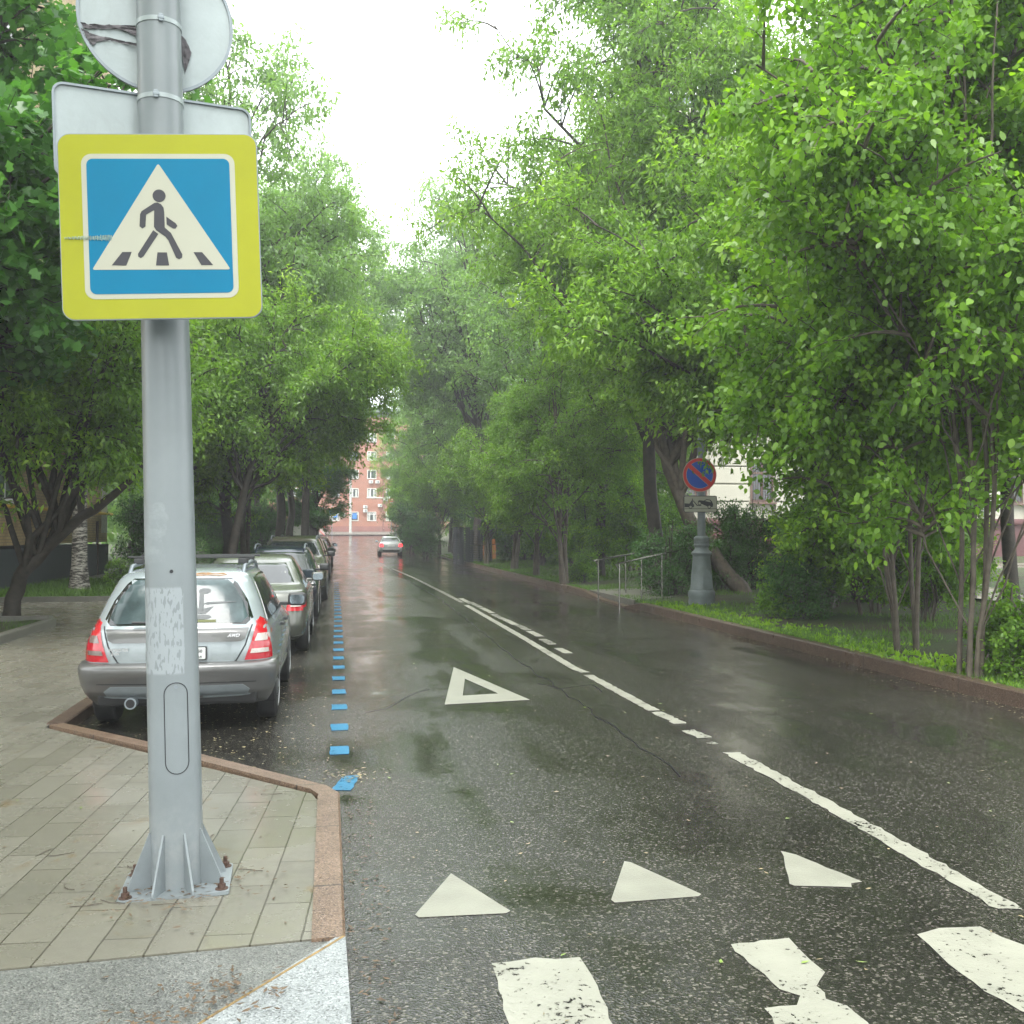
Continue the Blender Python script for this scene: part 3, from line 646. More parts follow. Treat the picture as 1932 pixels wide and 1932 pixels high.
        obj('bumper_insert', panel(bvh, [(-.60, S['z'][1][0] + .01), (.60, S['z'][1][0] + .01), (.64, S['z'][1][0] + .10), (-.64, S['z'][1][0] + .10)], 'rear', .006), M['black_plastic'], root)
    if kind in ('suv', 'wagon') or rack:
        for s in (-1, 1):
            rb = bmesh.new(); zr_ = S['z'][-2][0]; xr_ = S['z'][-2][3] * s
            pts = [(xr_, .62, zr_ - .06), (xr_, .80, zr_ + .035), (xr_, 1.5, zr_ + .06), (xr_, 2.1, zr_ + .045), (xr_, 2.35, zr_ - .04)]
            tube(rb, pts, .02, 8); obj('roof_rail', rb, M['galv_rim'], root, smooth=60)
    return root, bvh

silver = car_paint('silver_paint', (0.30, 0.34, 0.352), 0.25, 0.25)
gun = car_paint('grey_trim_paint', (0.115, 0.115, 0.112), 0.25, 0.34)
# ---- the near estate car, seen from behind
cpos = G(345, 1372); cpos = Vector((at(343, 1200, 9.35).x, at(343, 1200, 9.15).y - .12, 0))
near, bvh = car('wagon', silver, True, cpos, 'silver estate car with grey bumper and roof rack, parked nearest, behind the pole', trim=gun)
rw = [(-.60, .985), (.60, .985), (.66, 1.04), (.60, 1.20), (.50, 1.35), (.44, 1.40), (-.44, 1.40), (-.50, 1.35), (-.60, 1.20), (-.66, 1.04)]
g_ = obj('rear_window', panel(bvh, rw, 'rear', .004), M['glass'], near, smooth=60)
obj('sky_toned_pane', panel(bvh, [(x * .93, 1.0 + (z - .985) * .93) for x, z in rw], 'rear', .008, .004), M['sky_toned_glass'], g_, smooth=60)  # paler sheet over the window, sky reflection put into its colour
wb2 = bmesh.new(); tube(wb2, [(-.40, .09, 1.015), (-.05, .085, 1.005), (.03, .08, .985)], .012, 6); obj('wiper', wb2, M['black_plastic'], near)
obj('tailgate_garnish', panel(bvh, [(-.63, .955), (-.60, .86), (-.56, .835), (.56, .835), (.60, .86), (.63, .955)], 'rear', .022, .03), gun, near, smooth=60)
obj('tailgate_seam', panel(bvh, strip_poly([(-.655, .98), (-.60, .80), (-.52, .66), (-.44, .615), (.44, .615), (.52, .66), (.60, .80), (.655, .98)], .012), 'rear', .003, .006), M['dark_line'], near)
obj('number_plate_recess', panel(bvh, [(-.42, .80), (-.36, .67), (.36, .67), (.42, .80)], 'rear', .002, .004), silver, near, smooth=60)
# bumper
bz = [(.24, .24, 1.2, .78), (.31, .15, 1.2, .82), (.37, .055, 1.2, .845), (.46, .015, 1.2, .872), (.54, -.03, 1.2, .882), (.60, -.045, 1.2, .884), (.635, -.03, 1.2, .880), (.655, .03, 1.2, .872)]
bb = hull_bm(bz, 0, 0, 0, rr=.20, rf=.1, bowr=.10, bowf=0, taper=.0)
bmesh.ops.bisect_plane(bb, geom=bb.verts[:] + bb.edges[:] + bb.faces[:], plane_co=(0, .56, 0), plane_no=(0, 1, 0), clear_outer=True)
near.scale = (.975, .95, .98)
bumper = obj('bumper', bb, gun, near, smooth=50)
bvb = BVHTree.FromPolygons([v.co[:] for v in bumper.data.vertices], [p.vertices[:] for p in bumper.data.polygons])
ins = obj('bumper_insert', panel(bvb, [(-.62, .345), (.62, .345), (.64, .40), (.58, .445), (-.58, .445), (-.64, .40)], 'rear', .012, .02), M['grey_steel'], bumper, smooth=60)
obj('bumper_seam', panel(bvb, strip_poly([(-.70, .468), (.70, .468)], .008), 'rear', .003, .004), M['dark_line'], bumper)
ub2 = bmesh.new(); box(ub2, (0, .30, .31), (1.40, .3, .1), bev=.02); obj('rear_valance', ub2, M['under'], near)
ex = bmesh.new(); lathe(ex, [(.045, -.06), (.052, -.06), (.052, .22), (.045, .22), (.044, .0)], 20, 'y', (-.40, .10, .295)); xp = obj('exhaust_pipe', ex, M['galv_rim'], near, smooth=60)
ex = bmesh.new(); lathe(ex, [(.039, -.062), (.039, -.05)], 20, 'y', (-.40, .10, .295)); obj('exhaust_dark_disc', ex, M['under'], xp)  # dark disc standing in for the shaded hollow of the pipe
# tail lights: red body with white and smoked bands, wrapping onto the side
for s in (-1, 1):
    pol = [(s * .595, .665), (s * .85, .665), (s * .845, .80), (s * .81, .93), (s * .755, 1.02), (s * .715, 1.045), (s * .695, 1.0), (s * .655, .83)]
    tl = obj('tail_light', panel(bvh, pol, 'rear', .012, .02, .04), M['red_lens'], near, smooth=60)
    obj('side_lens', panel(bvh, [(.06, .67), (.27, .67), (.25, .80), (.18, .98), (.12, 1.02), (.07, .95)], 'side', .008, flip=s), M['red_lens'], tl, smooth=60)
    bands = [(.725, .765, 'smoke_lens' if s < 0 else 'clear_lens'), (.835, .90, 'smoke_lens' if s < 0 else 'clear_lens')]
    for za, zb, mt in bands:
        xa = np.interp(za, [.665, .83, 1.0], [.60, .655, .72]) + .025; xb = np.interp(zb, [.665, .83, 1.0], [.60, .655, .72]) + .025
        obj('clear_band', panel(bvh, [(s * xa, za), (s * .82, za), (s * (.82 if zb < .85 else .805), zb), (s * xb, zb)], 'rear', .017, .006, .04), M[mt], tl, smooth=60)
# plate, badges
pb = bmesh.new(); prism(pb, rrect(.53, .125, .012, 0, .735), .028, .040, 'xz'); pf = obj('licence_plate', pb, M['black_plastic'], near)
pb = bmesh.new(); prism(pb, rrect(.505, .105, .008, 0, .737), .024, .03, 'xz'); obj('plate_face', pb, M['plate'], pf)
def lettering(s, size, mt, loc, parent, name='lettering', shear=0.0, rx=90, bold=0.0):
    o = obj(name, text_bm(s, size, .002, shear, bold), mt, parent, loc); o.rotation_euler = (R(rx), 0, 0); return o
lettering('0', .085, M['s_black'], (.125, .021, .738), pf, bold=.001)
lettering('50', .04, M['s_black'], (.205, .021, .755), pf)
lettering('RUS', .024, M['s_black'], (.20, .021, .705), pf)
lettering('S U B A R U', .060, M['chrome'], (0, .012, .893), near, 'badge', .0, 90)
lettering('AWD', .042, M['chrome'], (.50, .014, .893), near, 'badge', .35, 90, .002)
lettering('FORESTER', .036, M['chrome'], (-.505, .035, .775), near, 'badge', .35, 90, .001)
lettering('2.0X', .036, M['chrome'], (-.535, .035, .742), near, 'badge', .35, 90, .001)
# roof rack bars and feet
for yy in (1.0, 1.75):
    rb = bmesh.new(); box(rb, (0, yy, 1.585), (1.22, .035, .022), bev=.006)
    for s in (-1, 1): box(rb, (s * .50, yy, 1.545), (.10, .07, .06), bev=.015)
    obj('roof_bar', rb, M['black_plastic'], near)
obj('rust_patch', panel(bvh, [(.08, 1.425), (.14, 1.418), (.22, 1.424), (.33, 1.415), (.40, 1.428), (.36, 1.446), (.28, 1.440), (.2, 1.452), (.11, 1.444)], 'rear', .004, .003, .03), pm('orange_rust', (.22, .12, .05), .8, var=.5, vs=30, bump=.5), near)
for s in (-1, 1):
    mf = bmesh.new(); box(mf, (s * .74, .60, .30), (.2, .02, .2), bev=.008); obj('mudflap', mf, M['under'], near)
dm = pm('dark_decal', (.035, .045, .05), .4)
for nm, pl in (('decal_foot', [(.20 + .085 * math.cos(t * .393), 1.055 + .022 * math.sin(t * .393)) for t in range(16)]), ('decal_bowl', [(.105, 1.14), (.165, 1.085), (.235, 1.085), (.30, 1.145), (.20, 1.125)]), ('decal_stem', [(.17, 1.10), (.215, 1.10), (.205, 1.28), (.165, 1.28)]), ('decal_head', [(.21 + .055 * math.cos(t * .393), 1.285 + .024 * math.sin(t * .393)) for t in range(16)]), ('decal_arm', [(.20, 1.17), (.245, 1.185), (.50, 1.19), (.50, 1.183), (.245, 1.165)])):
    obj(nm, panel(bvh, pl, 'rear', .0125, .003, .05), dm, g_)
obj('shelf_strip', panel(bvh, [(.08, 1.008), (.33, 1.008), (.33, 1.03), (.08, 1.03)], 'rear', .0125, .003), pm('olive_strip', (.10, .11, .03), .6), g_)

row = [
 ('sedan', (0.10, 0.105, 0.088), True, (-1.30, 15.0), 'olive silver saloon with a white and red tail light, second in the parked row'),
 ('wagon', (0.012, 0.018, 0.04), False, (-1.25, 25.2), 'dark navy estate car facing the camera behind the olive saloon'),
 ('suv', (0.085, 0.083, 0.062), False, (-1.2, 31.3), 'beige green off-roader facing the camera with orange front indicator'),
 ('suv', (0.016, 0.017, 0.018), False, (-1.25, 37.3), 'black off-roader with roof rails behind the beige green one'),
 ('hatch', (0.03, 0.032, 0.035), False, (-1.15, 43.5), 'charcoal hatchback between the black off-roader and the dark red car'),
 ('sedan', (0.16, 0.17, 0.18), False, (-1.25, 50.5), 'pale grey saloon facing the camera near the far end of the row'),
 ('hatch', (0.10, 0.018, 0.022), True, (-1.1, 54.5), 'dark red hatchback near the far end of the parked row'),
 ('wagon', (0.55, 0.56, 0.56), False, (-1.2, 66.5), 'white estate car, the farthest in the parked row'),
]
for i, (k, c, aw, (x, y), lab) in enumerate(row):
    mt = car_paint('car_paint_%d' % i, c, .25, .25)
    if k == 'wagon':
        rt, bv = car(k, mt, aw, (x, y, 0), lab)
        obj('rear_window', panel(bv, rw, 'rear', .004), M['glass'], rt, smooth=60)
        for s in (-1, 1): obj('tail_light', panel(bv, [(s * .62, .70), (s * .84, .70), (s * .80, .95), (s * .70, .95)], 'rear', .01), M['red_lens'], rt, smooth=60)
    else: car(k, mt, aw, (x, y, 0), lab)
wp = G(738, 1049)
dcar, _ = car('sedan', car_paint('white_silver_paint', (.45, .46, .47), .1, .25), True, (wp.x, wp.y, road_z(wp.y)), 'white saloon driving away in the lane with red brake lights on', group=None, lit=True, name='moving_car')
# ================================================================== vegetation
LM = {
 'elder': leaf_mat('box_elder_leaves', (0.095, 0.19, 0.03), (0.19, 0.34, 0.055), (0.36, 0.53, 0.07)),
 'elder_hazed': leaf_mat('haze_paled_leaves', (0.12, 0.215, 0.07), (0.21, 0.35, 0.11), (0.30, 0.46, 0.13)),  # leaf colours paled towards grey to carry distance haze
 'maple': leaf_mat('dark_maple_leaves', (0.055, 0.16, 0.035), (0.10, 0.25, 0.05), (0.16, 0.33, 0.05), 0.33, 0.42),
 'round': leaf_mat('linden_leaves', (0.085, 0.18, 0.022), (0.17, 0.33, 0.035), (0.34, 0.54, 0.04)),
 'shrub_dark': leaf_mat('dark_shrub_leaves', (0.035, 0.11, 0.022), (0.065, 0.17, 0.028), (0.10, 0.23, 0.03), 0.4, 0.35),  # deep green foliage of the dark shrubs
 'grass': leaf_mat('grass_blades', (0.045, 0.09, 0.016), (0.085, 0.17, 0.025), (0.16, 0.32, 0.03), 0.5, 0.3),
}
def leaf_faces(base, direc, length, width, rng, lobed=False, hexa=False):
    """one folded diamond per leaflet (or a five-pointed leaf), vectorised"""
    n = len(base)
    d = direc / (np.linalg.norm(direc, axis=1, keepdims=True) + 1e-9)
    rv = rng.normal(size=(n, 3)) * 0.6 + np.array([0, 0, 1.0])
    side = np.cross(d, rv); side /= (np.linalg.norm(side, axis=1, keepdims=True) + 1e-9)
    nor = np.cross(side, d)
    L = length[:, None]; Wd = width[:, None]
    if lobed is False and hexa:
        prof = [(0, 0), (.22, .40), (.55, .46), (1, 0), (.55, -.46), (.22, -.40)]
        V = np.stack([base + d * L * a + side * Wd * b + nor * L * (-.15 * a * a + .07 * (abs(b) > 0)) for a, b in prof], 1).reshape(-1, 3)
        return V, np.arange(n * 6), np.full(n, 6)
    if not lobed:
        bend = nor * L * (-0.10)
        v0 = base; v2 = base + d * L + bend * 1.5
        mid = base + d * L * 0.42
        v1 = mid + side * Wd * .5 + nor * L * 0.06; v3 = mid - side * Wd * .5 + nor * L * 0.06
        V = np.stack([v0, v1, v2, v3], 1).reshape(-1, 3)
        idx = np.arange(n * 4); return V, idx, np.full(n, 4)
    prof = [(0, 0), (.12, .42), (.42, .30), (.55, .55), (.70, .25), (1, 0), (.70, -.25), (.55, -.55), (.42, -.30), (.12, -.42)]
    V = np.stack([base + d * L * a + side * Wd * b + nor * L * (-.12 * a * a + .04 * abs(b)) for a, b in prof], 1).reshape(-1, 3)
    return V, np.arange(n * 10), np.full(n, 10)

def tube_np(paths, n=6):
    V, F = [], []; off = 0
    ang = np.arange(n) * 2 * np.pi / n
    for pts, rad in paths:
        P = np.array(pts); K = len(P)
        T = np.gradient(P, axis=0); T /= (np.linalg.norm(T, axis=1, keepdims=True) + 1e-9)
        a = np.cross(T[0], [0.31, 0.17, 0.93]); a /= np.linalg.norm(a) + 1e-9
        for k in range(K):
            a = a - T[k] * a.dot(T[k]); a /= np.linalg.norm(a) + 1e-9; b = np.cross(T[k], a)
            V.append(P[k] + (np.cos(ang)[:, None] * a + np.sin(ang)[:, None] * b) * rad[k])
        for k in range(K - 1):
            for j in range(n):
                F.append((off + k * n + j, off + k * n + (j + 1) % n, off + (k + 1) * n + (j + 1) % n, off + (k + 1) * n + j))
        off += K * n
    return np.concatenate(V), np.array(F).ravel(), np.full(len(F), 4)

def bez(a, b, c, n):
    t = np.linspace(0, 1, n)[:, None]; return (1 - t) ** 2 * a + 2 * t * (1 - t) * b + t * t * c

def make_tree(seed, H, crown_c, crown_r, trunk_r, leaf='elder', bark='bark', limbs=22, subs=11, twigs=4, per=26, ll=0.11, lw=0.042,
              trunk_pts=None, stems=1, young=0.35, bottom=0.25, droop=0.5, lobed=False, shell=0.45, name='tree', twig_len=0.8, spread=0.30):
    """trunk + limbs + leaf sprays in a lumpy ellipsoid; returns the Empty that holds trunk and crown"""
    rng = np.random.default_rng(seed)
    cc = np.array(crown_c, float); cr = np.array(crown_r, float)
    paths = []; sprays_p, sprays_d, sprays_y = [], [], []
    if trunk_pts is None:
        trunk_pts = [(0, 0, 0), (cc[0] * .15 + rng.normal() * .15, cc[1] * .15 + rng.normal() * .1, H * .25), (cc[0] * .5 + rng.normal() * .2, cc[1] * .5, H * .5), (cc[0] * .9, cc[1] * .9, H * .78), (cc[0], cc[1], H * .95)]
    tp = np.array(trunk_pts, float)
    tt = np.linspace(0, 1, len(tp)); ts = np.linspace(0, 1, 16)
    from_ = np.stack([np.interp(ts, tt, tp[:, k]) for k in range(3)], 1)
    for _ in range(2): from_[1:-1] = (from_[:-2] + from_[1:-1] * 2 + from_[2:]) / 4
    trunks = []
    for s in range(stems):
        tr = from_.copy()
        if stems > 1:
            a = rng.uniform(0, 6.28); o = np.array([math.cos(a), math.sin(a), 0])
            tr += o * (.12 + ts[:, None] * rng.uniform(.1, .6) * cr[0] * .5) + rng.normal(size=3) * [.08, .08, 0]
            tr[:, 2] *= rng.uniform(.75, 1.0)
        tr[1:] += rng.normal(size=(15, 3)) * trunk_r * .25
        rad = trunk_r * (1 - ts) ** .8 * .85 + (.015 if stems == 1 else .008); rad[0] = trunk_r * 1.35
        tr[0, 2] -= .25
        trunks.append(tr); paths.append((tr, rad))
    for i in range(limbs):
        tr = trunks[rng.integers(len(trunks))]
        # a tip in the outer shell of the crown
        while True:
            v = rng.normal(size=3); v /= np.linalg.norm(v)
            if v[2] > -0.75: break
        tip = cc + v * cr * rng.uniform(.62, .98)
        ta = np.clip((tip[2] - abs(v[0]) * cr[2] * .5 - 1.0) / H, bottom, .88) * rng.uniform(.8, 1)
        st = tr[int(ta * 15)]
        ctrl = (st + tip) / 2 + np.array([0, 0, np.linalg.norm(tip - st) * .18])
        pts = bez(st, ctrl, tip, 9); pts[1:-1] += rng.normal(size=(7, 3)) * .05 * cr[0] * .4
        r0 = trunk_r * .42 * (1 - ta * .5)
        paths.append((pts, np.linspace(r0, .010, 9)))
        Ls = spread * cr.mean()
        for j in range(subs):
            u = rng.uniform(.28, 1.0); k = u * 8; k0 = min(int(k), 7); p = pts[k0] + (pts[k0 + 1] - pts[k0]) * (k - k0)
            ax = pts[k0 + 1] - pts[k0]; ax /= np.linalg.norm(ax) + 1e-9
            dv = rng.normal(size=3); dv -= ax * dv.dot(ax) * .6; dv = dv / np.linalg.norm(dv) + ax * .5; dv[2] = dv[2] * .6 + .05
            e = p + dv / np.linalg.norm(dv) * Ls * rng.uniform(.5, 1.15)
            mid = (p + e) / 2 + np.array([0, 0, .12 * Ls])
            sp = bez(p, mid, e - np.array([0, 0, .10 * Ls * droop]), 5)
            paths.append((sp, np.linspace(.022, .007, 5)))
            out = (e - cc) / cr; rr_ = np.linalg.norm(out)
            for q in range(twigs):
                w = rng.uniform(.3, 1.0) * 4; w0 = min(int(w), 3); a = sp[w0] + (sp[w0 + 1] - sp[w0]) * (w - w0)
                td = rng.normal(size=3) * .8 + dv * .9; td[2] -= droop * .5; td /= np.linalg.norm(td)
                b = a + td * twig_len * rng.uniform(.4, 1)
                paths.append((np.stack([a, (a + b) / 2 + [0, 0, .03], b]), np.array([.006, .005, .003])))
                for z in range(3):
                    f = (z + 1) / 3
                    sprays_p.append(a + (b - a) * f); sprays_d.append(td)
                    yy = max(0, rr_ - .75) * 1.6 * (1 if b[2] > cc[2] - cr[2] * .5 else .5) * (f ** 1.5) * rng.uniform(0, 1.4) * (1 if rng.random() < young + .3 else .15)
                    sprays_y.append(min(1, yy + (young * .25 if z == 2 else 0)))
    SP = np.array(sprays_p); SD = np.array(sprays_d); SY = np.array(sprays_y)
    n = len(SP)
    base = np.repeat(SP, per, 0) + rng.normal(size=(n * per, 3)) * np.array([.14, .14, .11]) * (twig_len / .8)
    dr = np.repeat(SD, per, 0) * .35 + rng.normal(size=(n * per, 3)) * .75; dr[:, 2] -= droop * rng.uniform(.5, 1.6, n * per)
    L = ll * rng.uniform(.6, 1.25, n * per); Wd = lw * rng.uniform(.7, 1.2, n * per)
    V, F, S = leaf_faces(base, dr, L, Wd, rng, lobed, leaf == 'round')
    Y = np.repeat(SY, per)
    root = empty(name)
    tV, tF, tS = tube_np(paths[:], 6)
    mesh_np('trunk', tV, tF, tS, M[bark], root, True)
    mesh_np('crown', V, F, S, LM[leaf], root, False, Y)
    return root

def put(proto, used, x, y, z, rz, sc, label, cat='tree', group=None, lean=(0, 0)):
    o = proto if not used.get(proto.name) else copy_tree(proto)
    used[proto.name] = True
    o.location = (x, y, z); o.rotation_euler = (lean[0], lean[1], rz)
    o.scale = sc if isinstance(sc, (tuple, list)) else (sc, sc, sc)
    return tag(o, label, cat, group)
# ================================================================== ground, road, kerbs
def sheet(name, xs, ys, zf, mat, kind='structure', label=None):
    bm = bmesh.new(); vv = [[bm.verts.new((x, y, zf(x, y))) for x in xs] for y in ys]
    for j in range(len(ys) - 1):
        for i in range(len(xs) - 1): bm.faces.new((vv[j][i], vv[j][i + 1], vv[j + 1][i + 1], vv[j + 1][i]))
    o = obj(name, bm, mat, smooth=180); return tag(o, label, name.replace('_', ' '), kind=kind)
def fr(a, b, n): return [a + (b - a) * i / n for i in range(n + 1)]
KR = 6.72        # right kerb face
def kerb_right(y):  # slight bend
    return float(np.interp(y, [-20, 8, 14, 24, 55, 70, 150], [6.75, 6.85, 6.85, 6.78, 6.75, 7.2, 8.2]))
ysr = fr(-25, 60, 60) + fr(61, 160, 60)
sheet('ground', fr(-400, 400, 20), fr(-200, 900, 20), lambda x, y: -0.30 + (road_z(y) - .05 if y > 70 else 0), M['soil'], label='bare soil ground beyond the verges')
sheet('road', fr(-3.2, 9.2, 8), ysr, lambda x, y: road_z(y), M['asphalt'], label='wet dark asphalt street with reflections')
sheet('cross_street', fr(-60, 60, 40), fr(121, 143, 12), lambda x, y: road_z(y) + .004, M['asphalt'], label='wet cross street in front of the red building')
sheet('far_pavement', fr(-60, 60, 20), [143.0, 151.5], lambda x, y: road_z(y) + .15, M['concrete'], label='pavement along the red building')
def pave(name, poly, z0, z1, mat, label):
    bm = bmesh.new(); prism(bm, poly, z0, z1); return tag(obj(name, bm, mat), label, 'pavement', kind='structure')
# kerb line of the bulb-out, read off the photograph
PZ = .10
a = G(658, 1932, PZ); b = G(652, 1772, PZ); c = G(641, 1497, PZ); d = G(618, 1484, PZ); e = G(122, 1366, PZ)
BX = e.x; e.z = 0; a.z = b.z = c.z = d.z = 0; KX = c.x
print('KERB', a, b, c, d, e)
PZ = .10
def off(p, q, w):  # parallel inward (left of direction p->q)
    dv = (q - p); dv.z = 0; dv.normalize(); return Vector((-dv.y, dv.x, 0)) * w
kw = .14
# kerb stones as strips: side strip, diagonal strip, bay strip
def strip(name, pts, w, z, mat, label, zt=None):
    bm = bmesh.new(); lo = []
    n = len(pts); L = []
    for i, p in enumerate(pts):
        p0 = pts[max(i - 1, 0)]; p1 = pts[min(i + 1, n - 1)]
        dv = (p1 - p0); dv.z = 0; dv.normalize(); nn = Vector((-dv.y, dv.x, 0))
        L.append((p, p + nn * w))
    zz = [z] * n if zt is None else zt
    prev = None
    for i, (p, q) in enumerate(L):
        base = road_z(p.y)
        ch = .012
        g = (q - p).normalized() * ch
        row = [bm.verts.new((p.x, p.y, base - .25)), bm.verts.new((p.x, p.y, base + zz[i] - ch)), bm.verts.new((p.x + g.x, p.y + g.y, base + zz[i])), bm.verts.new((q.x, q.y, base + zz[i])), bm.verts.new((q.x, q.y, base - .25))]
        if prev:
            for k in range(4): bm.faces.new((prev[k], prev[k + 1], row[k + 1], row[k]))
        else: bm.faces.new(row)
        prev = row
    bm.faces.new(prev[::-1]); bmesh.ops.recalc_face_normals(bm, faces=bm.faces[:])
    return tag(obj(name, bm, mat), label, 'kerb', kind='structure')
strip('kerb', [b, c + Vector((0, -.10, 0)), c, d, (d + e) / 2 + Vector((0, .06, 0)), e], kw, PZ + .012, M['pink_granite'], 'worn pink granite kerb round the pole and behind the silver estate car')
strip('kerb', [e, Vector((BX, 11, 0)), Vector((BX, 20, 0)), Vector((BX - .05, 40, 0)), Vector((-2.7, 75, 0)), Vector((-2.7, 118, 0))], .15, PZ + .012, M['brown_granite'], 'brown granite kerb along the parking bay')
# slabs: a polygon inside the kerbs; granite apron in front
sy0 = G(330, 1790, PZ).y
gl = G(0, 1830, PZ); gr = G(640, 1768, PZ)
slab_poly = [(-30, gl.y + (gl.y - gr.y) / (gl.x - gr.x) * (-30 - gl.x)), (b.x - kw, gr.y - .0), (c.x - kw, c.y - .14), (d.x - .10, d.y - .17), (e.x - .12, e.y - .15), (BX - .15, 11), (BX - .15, 20), (BX - .2, 40), (-2.85, 75), (-2.85, 120), (-4.9, 120), (-4.9, 26.5), (-30, 26.5), (-30, 20.6), (-5.0, 20.3), (-5.0, 6), (-30, 6)]
def slabz(y): return road_z(y) + PZ
bm = bmesh.new(); vs = [bm.verts.new((x, y, PZ)) for x, y in slab_poly]; bm.faces.new(vs)
for yy in (70, 80, 90, 100, 110): bmesh.ops.bisect_plane(bm, geom=bm.verts[:] + bm.edges[:] + bm.faces[:], plane_co=(0, yy, 0), plane_no=(0, 1, 0))
for v in bm.verts: v.co.z = slabz(v.co.y)
r_ = bmesh.ops.extrude_edge_only(bm, edges=[e_ for e_ in bm.edges if e_.is_boundary])
for g in r_['geom']:
    if isinstance(g, bmesh.types.BMVert): g.co.z -= .35
tag(obj('pavement', bm, M['slab']), 'wet paving slabs in staggered rows', 'pavement', kind='structure')
# grey granite course and pale dropped ramp
s1 = G(390, 1932, PZ - .02); s2 = G(640, 1766, PZ)
bm = bmesh.new(); prism(bm, [(-30, slab_poly[0][1] - .004), (s2.x, gr.y - .004), (s1.x, s1.y), (s1.x - 3, s1.y - 1.9), (-30, s1.y - 1.9)], -.3, PZ - .003)
tag(obj('granite_band', bm, M['grey_granite']), 'grey flamed granite band below the paving slabs', 'pavement', kind='structure')
bm = bmesh.new()
p = [Vector((s2.x, gr.y - .004, PZ + .005)), Vector((b.x, b.y - .001, PZ + .005)), Vector((a.x + .01, a.y, .05)), Vector((a.x + .02, a.y - 2, .03)), Vector((s1.x - 2.4, s1.y - 1.6, .035)), Vector((s1.x, s1.y, .09))]
for q in p: q.z = PZ + .011 + (q.y - b.y) * .022
tp = [bm.verts.new(q) for q in p]; bt_ = [bm.verts.new((q.x, q.y, -.3)) for q in p]
bm.faces.new(tp); 
for i in range(len(p)): bm.faces.new((tp[i], tp[(i + 1) % len(p)], bt_[(i + 1) % len(p)], bt_[i]))
bmesh.ops.recalc_face_normals(bm, faces=bm.faces[:])
tag(obj('kerb_ramp', bm, M['light_granite']), 'pale granite dropped kerb sloping to the crossing', 'kerb', kind='structure')
bm = bmesh.new()
q0 = Vector((s2.x, gr.y, 0)); q1 = Vector((s1.x, s1.y, 0)); q2 = q1 + (q1 - q0) * .8
prism(bm, strip_poly([(q0.x + .02, q0.y - .02), (q1.x, q1.y), (q2.x, q2.y)], .012), -.1, 0)
for v in bm.verts:
    if v.co.z > -.05: v.co.z = PZ + .0125 + (v.co.y - b.y) * .022
tag(obj('ochre_seam', bm, pm('ochre_joint', (.22, .15, .06), .7, var=.4, vs=20)), 'ochre stained joint between the two granites', 'joint', kind='structure')
# ---- left planted bed, back strip
def bed(name, x0, x1, y0, y1, z, label):
    bm = bmesh.new(); xs = fr(x0, x1, 12); ys = fr(y0, y1, max(4, int((y1 - y0) / 1.2)))
    rg = random.Random(3)
    vv = [[bm.verts.new((x, y, z + road_z(y) + rg.uniform(-.02, .03))) for x in xs] for y in ys]
    for j in range(len(ys) - 1):
        for i in range(len(xs) - 1): bm.faces.new((vv[j][i], vv[j][i + 1], vv[j + 1][i + 1], vv[j + 1][i]))
    return tag(obj(name, bm, M['soil'], smooth=180), label, 'planting bed', kind='structure')
bed('planting_bed', -9.9, -5.12, 6.1, 20.2, .15, 'soil bed under the leaning tree on the left')
bed('back_verge', -30, -5.02, 26.6, 118, .14, 'grassy strip in front of the yellow brick building')
strip('kerb', [Vector((-5.0, 6, 0)), Vector((-5.0, 19.6, 0)), Vector((-5.25, 20.3, 0)), Vector((-9.9, 20.3, 0))], .14, .24, M['concrete'], 'dark concrete kerb round the left planting bed')
strip('kerb', [Vector((-5.0, 118, 0)), Vector((-5.0, 27.2, 0)), Vector((-5.3, 26.5, 0)), Vector((-30, 26.5, 0))][::-1], -.14, .22, M['concrete'], 'dark concrete kerb before the birch')
# ---- right verge
def ss(t): t = max(0, min(1, t)); return t * t * (3 - 2 * t)
def verge_z(x, y): return road_z(y) + .12 + .10 * ss((x - 7.2) / 3) + .38 * ss((x - 11) / 9)
rgv = random.Random(5)
sheet('verge', [6.95, 7.3, 7.8, 8.5, 9.5, 11, 13, 15, 18, 22, 28, 36, 48, 70], fr(-12, 60, 60) + fr(61.5, 160, 60), lambda x, y: verge_z(x, y) + (rgv.uniform(-.025, .03) if x > 7.2 else 0), M['soil'], label='verge of moss, soil and grass on the right of the street')
kp = [Vector((kerb_right(y), y, 0)) for y in fr(-12, 21, 14)] + [Vector((6.80, 22.6, 0)), Vector((6.66, 23.4, 0)), Vector((6.72, 25.6, 0)), Vector((6.75, 26.2, 0)), Vector((6.75, 28.2, 0))] + [Vector((kerb_right(y), y, 0)) for y in fr(29.5, 118, 24)]
kz = [.17] * 15 + [.17, .05, .05, .05, .17] + [.17] * 25
strip('kerb', kp[::-1], .17, .17, M['brown_granite'], 'reddish brown granite kerb along the right verge', zt=kz[::-1])
# wet asphalt yard and path before the white building
pth = [G(1700, 1092, .62), G(1932, 1114, .62), G(2300, 1120, .62), G(2300, 1056, .75), G(1700, 1058, .75)]
bm = bmesh.new(); vs = [bm.verts.new((q.x, q.y, verge_z(q.x, q.y) + .05)) for q in pth]; bm.faces.new(vs); bmesh.ops.recalc_face_normals(bm, faces=bm.faces[:])
tag(obj('path', bm, M['slab']), 'wet paved path below the white building', 'path', kind='structure')
